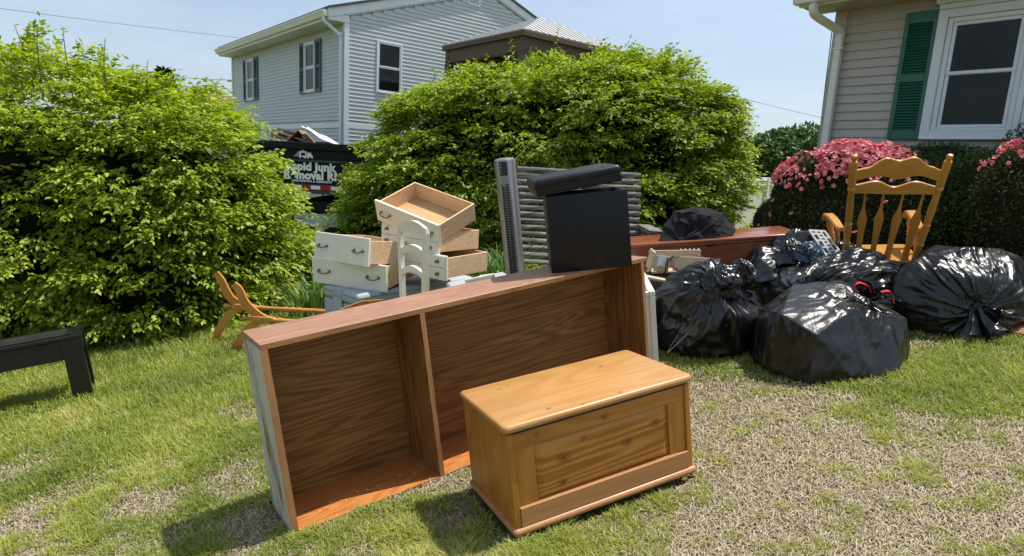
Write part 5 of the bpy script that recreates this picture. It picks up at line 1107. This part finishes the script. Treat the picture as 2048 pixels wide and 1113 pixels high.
# ------------------------------------------------------------------ bin bags, jacket and their contents
from mathutils.bvhtree import BVHTree
def sphere_net(sub):
    bm = B(); bmesh.ops.create_icosphere(bm, subdivisions=sub, radius=1); V = np.array([v.co[:] for v in bm.verts]); F = np.array([[v.index for v in f.verts] for f in bm.faces]); E = np.array([[v.index for v in e.verts] for e in bm.edges]); bm.free(); return V, F, E
NET = {6: sphere_net(6), 7: sphere_net(7)}
def smooth_field(r, E, it):
    deg = np.bincount(E.ravel(), minlength=len(r)).astype(float)
    for _ in range(it):
        s = np.bincount(E[:, 0], r[E[:, 1]], len(r)) + np.bincount(E[:, 1], r[E[:, 0]], len(r)); r = .35*r + .65*s/deg
    return r
def sack(pts, c, sub, seed, knot, soft, amp=(.030, .020), pleat=(.045, 15, .75), fold=2.6, fine=.45):
    """film stretched over a hull of hard points, pleated towards its knot; returns V, F"""
    D, F, E = NET[sub]; rng = np.random.RandomState(seed); bm = B()
    for p in pts: bm.verts.new(p)
    bmesh.ops.convex_hull(bm, input=bm.verts); bt = BVHTree.FromBMesh(bm); bm.free(); c = Vector(c); r = np.empty(len(D))
    for i, d in enumerate(D):
        h = bt.ray_cast(c, Vector(d)); r[i] = h[3] if h[3] is not None else .2
    r = smooth_field(r, E, soft*(3 if sub == 7 else 1)); ca = np.array(c); k = unit(np.array(knot) - ca); a, b, _ = frame_of(k); a, b = np.array(a), np.array(b)
    th = np.arccos(np.clip(D @ k, -1, 1)); ph = np.arctan2(D @ b, D @ a); P = ca + D*r[:, None]
    warp = (fbm(P*3 + seed, 2)-.5)
    cs = np.stack([np.cos(ph)*pleat[1]*.22 + warp*1.5, np.sin(ph)*pleat[1]*.22, th*.7 + seed], -1); w1 = np.clip(1-np.abs(2*vnoise(cs)-1)*2.0, 0, 1); w2 = np.clip(1-np.abs(2*vnoise(cs*2.3 + 9)-1)*2.0, 0, 1); fall = np.exp(-th/pleat[2])*np.clip(th/.12, .15, 1)
    disp = pleat[0]*fall*(w1**2*.7 + w2**2*.5 - .35)
    q = P*fold + warp[:, None]*1.2; n1 = fbm(q + 3.3*seed, 2); disp += amp[0]*(1-np.abs(2*n1-1)*2.2)
    # creases that run along the pull of the pleats
    q2 = np.stack([np.cos(ph)*2.6 + warp*3, np.sin(ph)*2.6, th*1.6 + seed], -1); n2 = fbm(q2 + 11, 3); disp += amp[1]*((1-np.abs(2*n2-1)*2)*.9)*np.clip(th*1.2, .3, 1)
    n3 = fbm(P*9 + 21, 2); disp += amp[1]*fine*(1-np.abs(2*n3-1)*2.4)
    V = ca + D*(r + disp - amp[0]*.2)[:, None]; V[:, 2] = np.where(V[:, 2] < .02, .004 + (V[:, 2]-.02)*.02 + .016*np.clip(V[:, 2]/.02, 0, 1), V[:, 2]); V[:, 2] = np.maximum(V[:, 2], .002)
    return V, F
def ell(cx, cy, h, rx, ry, n, seed, low=.10):
    rng = np.random.RandomState(seed); out = []
    for k in range(n):
        d = unit(rng.randn(3)); out.append((cx + d[0]*rx*(.9+.15*rng.rand()), cy + d[1]*ry*(.9+.15*rng.rand()), max(.0, h*.48 + d[2]*h*.52)))
    for k in range(8): a = k*.785; out.append((cx + math.cos(a)*rx*.86, cy + math.sin(a)*ry*.86, .0)); out.append((cx + math.cos(a+.3)*rx*.97, cy + math.sin(a+.3)*ry*.97, h*.36))
    return out
def ruffle(bm, base, axis, ln, r0, r1, seed, ns=12, nph=72):
    a, b, d = frame_of(axis); base = Vector(base); rng = random.Random(seed); f = [rng.random()*6 for _ in range(6)]; rows = []
    for i in range(ns):
        s = i/(ns-1); row = []
        for j in range(nph):
            p = 2*math.pi*j/nph; m = 1 + (.18+.55*s)*math.sin(5*p+f[0]+s*1.5) + .38*s*math.sin(9*p+f[1]-s) + .16*math.sin(17*p+f[2]+2*s); row.append(bm.verts.new(base + d*(ln*(s + .16*s*math.sin(3*p+f[3]) + .07*s*math.sin(8*p+f[4]))) + (a*math.cos(p) + b*math.sin(p))*(r0 + (r1-r0)*s**1.3)*max(.15, m)))
        rows.append(row)
    for x, y in zip(rows, rows[1:]):
        for j in range(nph): bm.faces.new((x[j], x[(j+1) % nph], y[(j+1) % nph], y[j]))
def bin_bag(label, base, pts, c, sub, seed, knot, soft, tail=None, lumps=(), **kw):
    t = thing('bin_bag', label, 'bin bag', base, world=True, group='black bin bags heaped on the right'); V, F = sack(pts, c, sub, seed, knot, soft, **kw); npmesh('film', V - np.array(base), F, 'bag', t, None, True)
    for lp, lc, ls_, lsoft in lumps:
        V, F = sack(lp, lc, 6, ls_, (lc[0], lc[1]-.05, lc[2]-.12), lsoft, amp=(.022, .018), pleat=(.03, 9, .9), fold=9, fine=.3); npmesh('crumpled_neck', V - np.array(base), F, 'bag', t, None, True)
    if tail:
        for (tb, ax, ln, r0, r1, sd_) in tail: bm = B(); ruffle(bm, tb, ax, ln, r0, r1, sd_); part('gathered_neck', bm, 'bag', t, True)
    return t
pA = ell(1.235, 3.80, .50, .365, .33, 26, 1) + [(1.10, 3.70, .50), (1.36, 3.72, .46), (.93, 3.75, .36), (1.25, 3.80, .53)]
bin_bag('black bin bag nearest the bookcase with a crumpled upright neck', (1.235, 3.80, 0), pA, (1.235, 3.80, .24), 7, 5, (1.24, 3.55, .52), 6,
        None, amp=(.050, .026), pleat=(.070, 13, .9),
        lumps=(([(1.15, 3.52, .36), (1.32, 3.50, .37), (1.17, 3.56, .535), (1.30, 3.55, .545), (1.24, 3.50, .47), (1.20, 3.64, .50), (1.33, 3.62, .48), (1.14, 3.60, .44)], (1.235, 3.57, .45), 41, 2), ([(1.34, 3.62, .42), (1.45, 3.60, .40), (1.38, 3.62, .56), (1.47, 3.66, .47), (1.36, 3.72, .52), (1.43, 3.57, .46)], (1.40, 3.63, .47), 42, 1)))
pB = [(1.400, 3.14, .345), (1.515, 2.99, .262), (2.085, 3.19, .240), (1.62, 3.45, .415), (1.86, 3.42, .415), (2.05, 3.46, .30), (1.40, 3.45, .30), (1.35, 3.18, .02), (1.46, 2.98, .0), (1.90, 2.99, .0), (2.12, 3.22, .0), (2.12, 3.52, .0), (1.40, 3.58, .0), (1.33, 3.32, .06), (1.75, 3.10, .345), (1.66, 2.955, .05), (2.14, 3.35, .14), (1.93, 3.10, .22)]
tB = bin_bag('front boxy black bin bag with red drawstrings', (1.75, 3.28, 0), pB, (1.76, 3.27, .18), 7, 9, (1.97, 3.25, .40), 0, [((1.93, 3.28, .37), (.35, -.3, .75), .06, .05, .075, 5)], amp=(.009, .014), pleat=(.034, 17, .50), fold=3.4, fine=.4)
for pts in ([(1.845, 3.26, .40), (1.835, 3.24, .435), (1.86, 3.23, .455), (1.90, 3.22, .435), (1.915, 3.22, .40)], [(1.955, 3.22, .375), (1.965, 3.20, .400), (2.005, 3.19, .398), (2.015, 3.18, .34)]):
    bm = B(); sweep_rect(bm, catmull(pts, 5), .022, .004, (.2, 1, .2)); part('drawstring', bm, 'red_tie', tB)
pC = ell(2.80, 3.78, .475, .47, .40, 26, 3) + [(2.55, 3.74, .47), (2.78, 3.74, .475), (3.15, 3.7, .30), (2.42, 3.66, .30), (2.6, 3.50, .36), (2.9, 3.48, .33)]
bin_bag('big black bin bag at the right edge knotted in front', (2.80, 3.78, 0), pC, (2.80, 3.78, .22), 7, 14, (2.66, 3.40, .16), 7, [((2.655, 3.435, .175), (-.02, -.45, -1), .15, .03, .075, 4), ((2.70, 3.43, .18), (.35, -.6, -.5), .09, .02, .05, 6)], amp=(.030, .018), pleat=(.050, 23, .75))
pD = ell(2.17, 4.02, .455, .46, .32, 22, 4) + [(1.98, 3.85, .40), (2.15, 3.92, .465), (2.35, 3.9, .455), (2.5, 3.88, .38), (1.72, 3.86, .32)]
bin_bag('wide black bin bag behind the boxy one below the rocking chair', (2.17, 4.02, 0), pD, (2.17, 4.02, .22), 7, 19, (1.75, 3.75, .30), 6, None, amp=(.040, .026), pleat=(.060, 17, 1.0))
pE = ell(1.97, 4.42, .50, .33, .28, 20, 6) + [(2.10, 4.40, .60), (2.02, 4.45, .56), (1.80, 4.3, .44)]
bin_bag('torn black bin bag showing blue plastic and a grey grate', (1.97, 4.42, 0), pE, (1.97, 4.42, .25), 6, 23, (2.10, 4.3, .62), 4, None, amp=(.05, .03), pleat=(.06, 13, .8),
        lumps=(([(1.86, 4.20, .40), (1.98, 4.16, .42), (2.10, 4.24, .60), (2.04, 4.28, .61), (1.93, 4.26, .52), (2.0, 4.33, .5), (1.84, 4.3, .42)], (1.97, 4.25, .48), 43, 1), ([(2.22, 4.18, .40), (2.40, 4.12, .38), (2.30, 4.2, .50), (2.45, 4.2, .42), (2.36, 4.3, .44), (2.24, 4.3, .46)], (2.32, 4.2, .42), 44, 1)))
def contents():
    t = thing('plastic_grate', 'grey white plastic grate leaning out of the torn bag', 'grate', (2.12, 4.2, .43), world=True); TL, TR, BR, BL = Vector((2.065, 4.20, .622)), Vector((2.175, 4.20, .605)), Vector((2.250, 4.08, .425)), Vector((2.130, 4.08, .440)); n = (TR-TL).cross(BL-TL).normalized()
    def q(a, b): return TL.lerp(TR, a).lerp(BL.lerp(BR, a), b)
    bm = B(); vs = [bm.verts.new(q(a, b) + n*.012*(1 if n.y > 0 else -1)) for a, b in ((0, 0), (1, 0), (1, 1), (0, 1))]; bm.faces.new(vs); bmesh.ops.solidify(bm, geom=list(bm.faces), thickness=.004); part('backing', bm, 'fan_dark', t)
    for a in (.02, .36, .68, .98):
        bm = B(); sweep_rect(bm, [q(a, 0), q(a, 1)], .014, .012, n); part('bar', bm, 'grate', t)
    for i in range(9):
        b = .015 + .97*i/8; a0, a1 = (.0, 1.) if i in (0, 8) else ((.03, .68) if i % 2 else (.35, .97)); bm = B(); sweep_rect(bm, [q(a0, b), q(a1, b)], .012, .013, n); part('bar', bm, 'grate', t)
    t = thing('navy_plastic', 'dark navy crumpled plastic sheet in the mouth of the torn bag', 'plastic', (2.0, 4.13, .45), world=True)
    V, F = sack([(1.92, 4.10, .44), (2.04, 4.06, .43), (2.00, 4.12, .53), (2.06, 4.14, .545), (1.95, 4.16, .49), (2.08, 4.10, .46), (2.0, 4.18, .44)], (2.0, 4.12, .475), 6, 8, (2.03, 4.06, .44), 0, amp=(.018, .012), pleat=(.03, 11, .9), fold=9); npmesh('sheet', V - np.array((2.0, 4.13, .45)), F, 'blue_dark', t, None, True)
    t = thing('blue_cloth', 'light blue crumpled plastic beside the grey grate', 'plastic', (2.10, 4.15, .47), world=True)
    V, F = sack([(2.06, 4.13, .44), (2.13, 4.12, .45), (2.10, 4.16, .56), (2.14, 4.17, .50), (2.07, 4.18, .50), (2.10, 4.20, .44), (2.11, 4.10, .49)], (2.10, 4.15, .49), 6, 3, (2.1, 4.15, .6), 1, amp=(.008, .008), pleat=(.01, 9, .8), fold=14); npmesh('sheet', V - np.array((2.10, 4.15, .47)), F, 'blue', t, None, True)
contents()
t = thing('wire_hanger', 'thin steel wire hanger lying against the left bin bag', 'hanger', (.9, 3.44, 0), world=True)
bm = B(); tube(bm, catmull([(.99, 3.455, .20), (.93, 3.445, .155), (.865, 3.435, .105), (.858, 3.43, .098), (.862, 3.43, .115), (.90, 3.44, .165), (.93, 3.45, .20)], 5), .0017, 6); part('wire_loop', bm, 'steel', t, True)
def jacket():
    t = thing('fleece_jacket', 'crumpled black fleece jacket draped on the cherry chest', 'jacket', (1.49, 4.72, .575), world=True)
    pts = [(1.25, 4.70, .60), (1.27, 4.62, .555), (1.40, 4.60, .535), (1.55, 4.60, .56), (1.73, 4.66, .59), (1.74, 4.74, .61), (1.66, 4.80, .70), (1.48, 4.82, .755), (1.36, 4.80, .74), (1.28, 4.78, .67), (1.58, 4.72, .715), (1.40, 4.70, .715), (1.3, 4.9, .60), (1.6, 4.9, .60)]
    V, F = sack(pts, (1.48, 4.74, .63), 7, 31, (1.30, 4.62, .56), 3, amp=(.075, .012), pleat=(.10, 5, 1.5), fold=3.0, fine=.1)
    npmesh('folds', V - np.array((1.49, 4.72, .575)), F, 'cloth', t, None, True)
jacket()
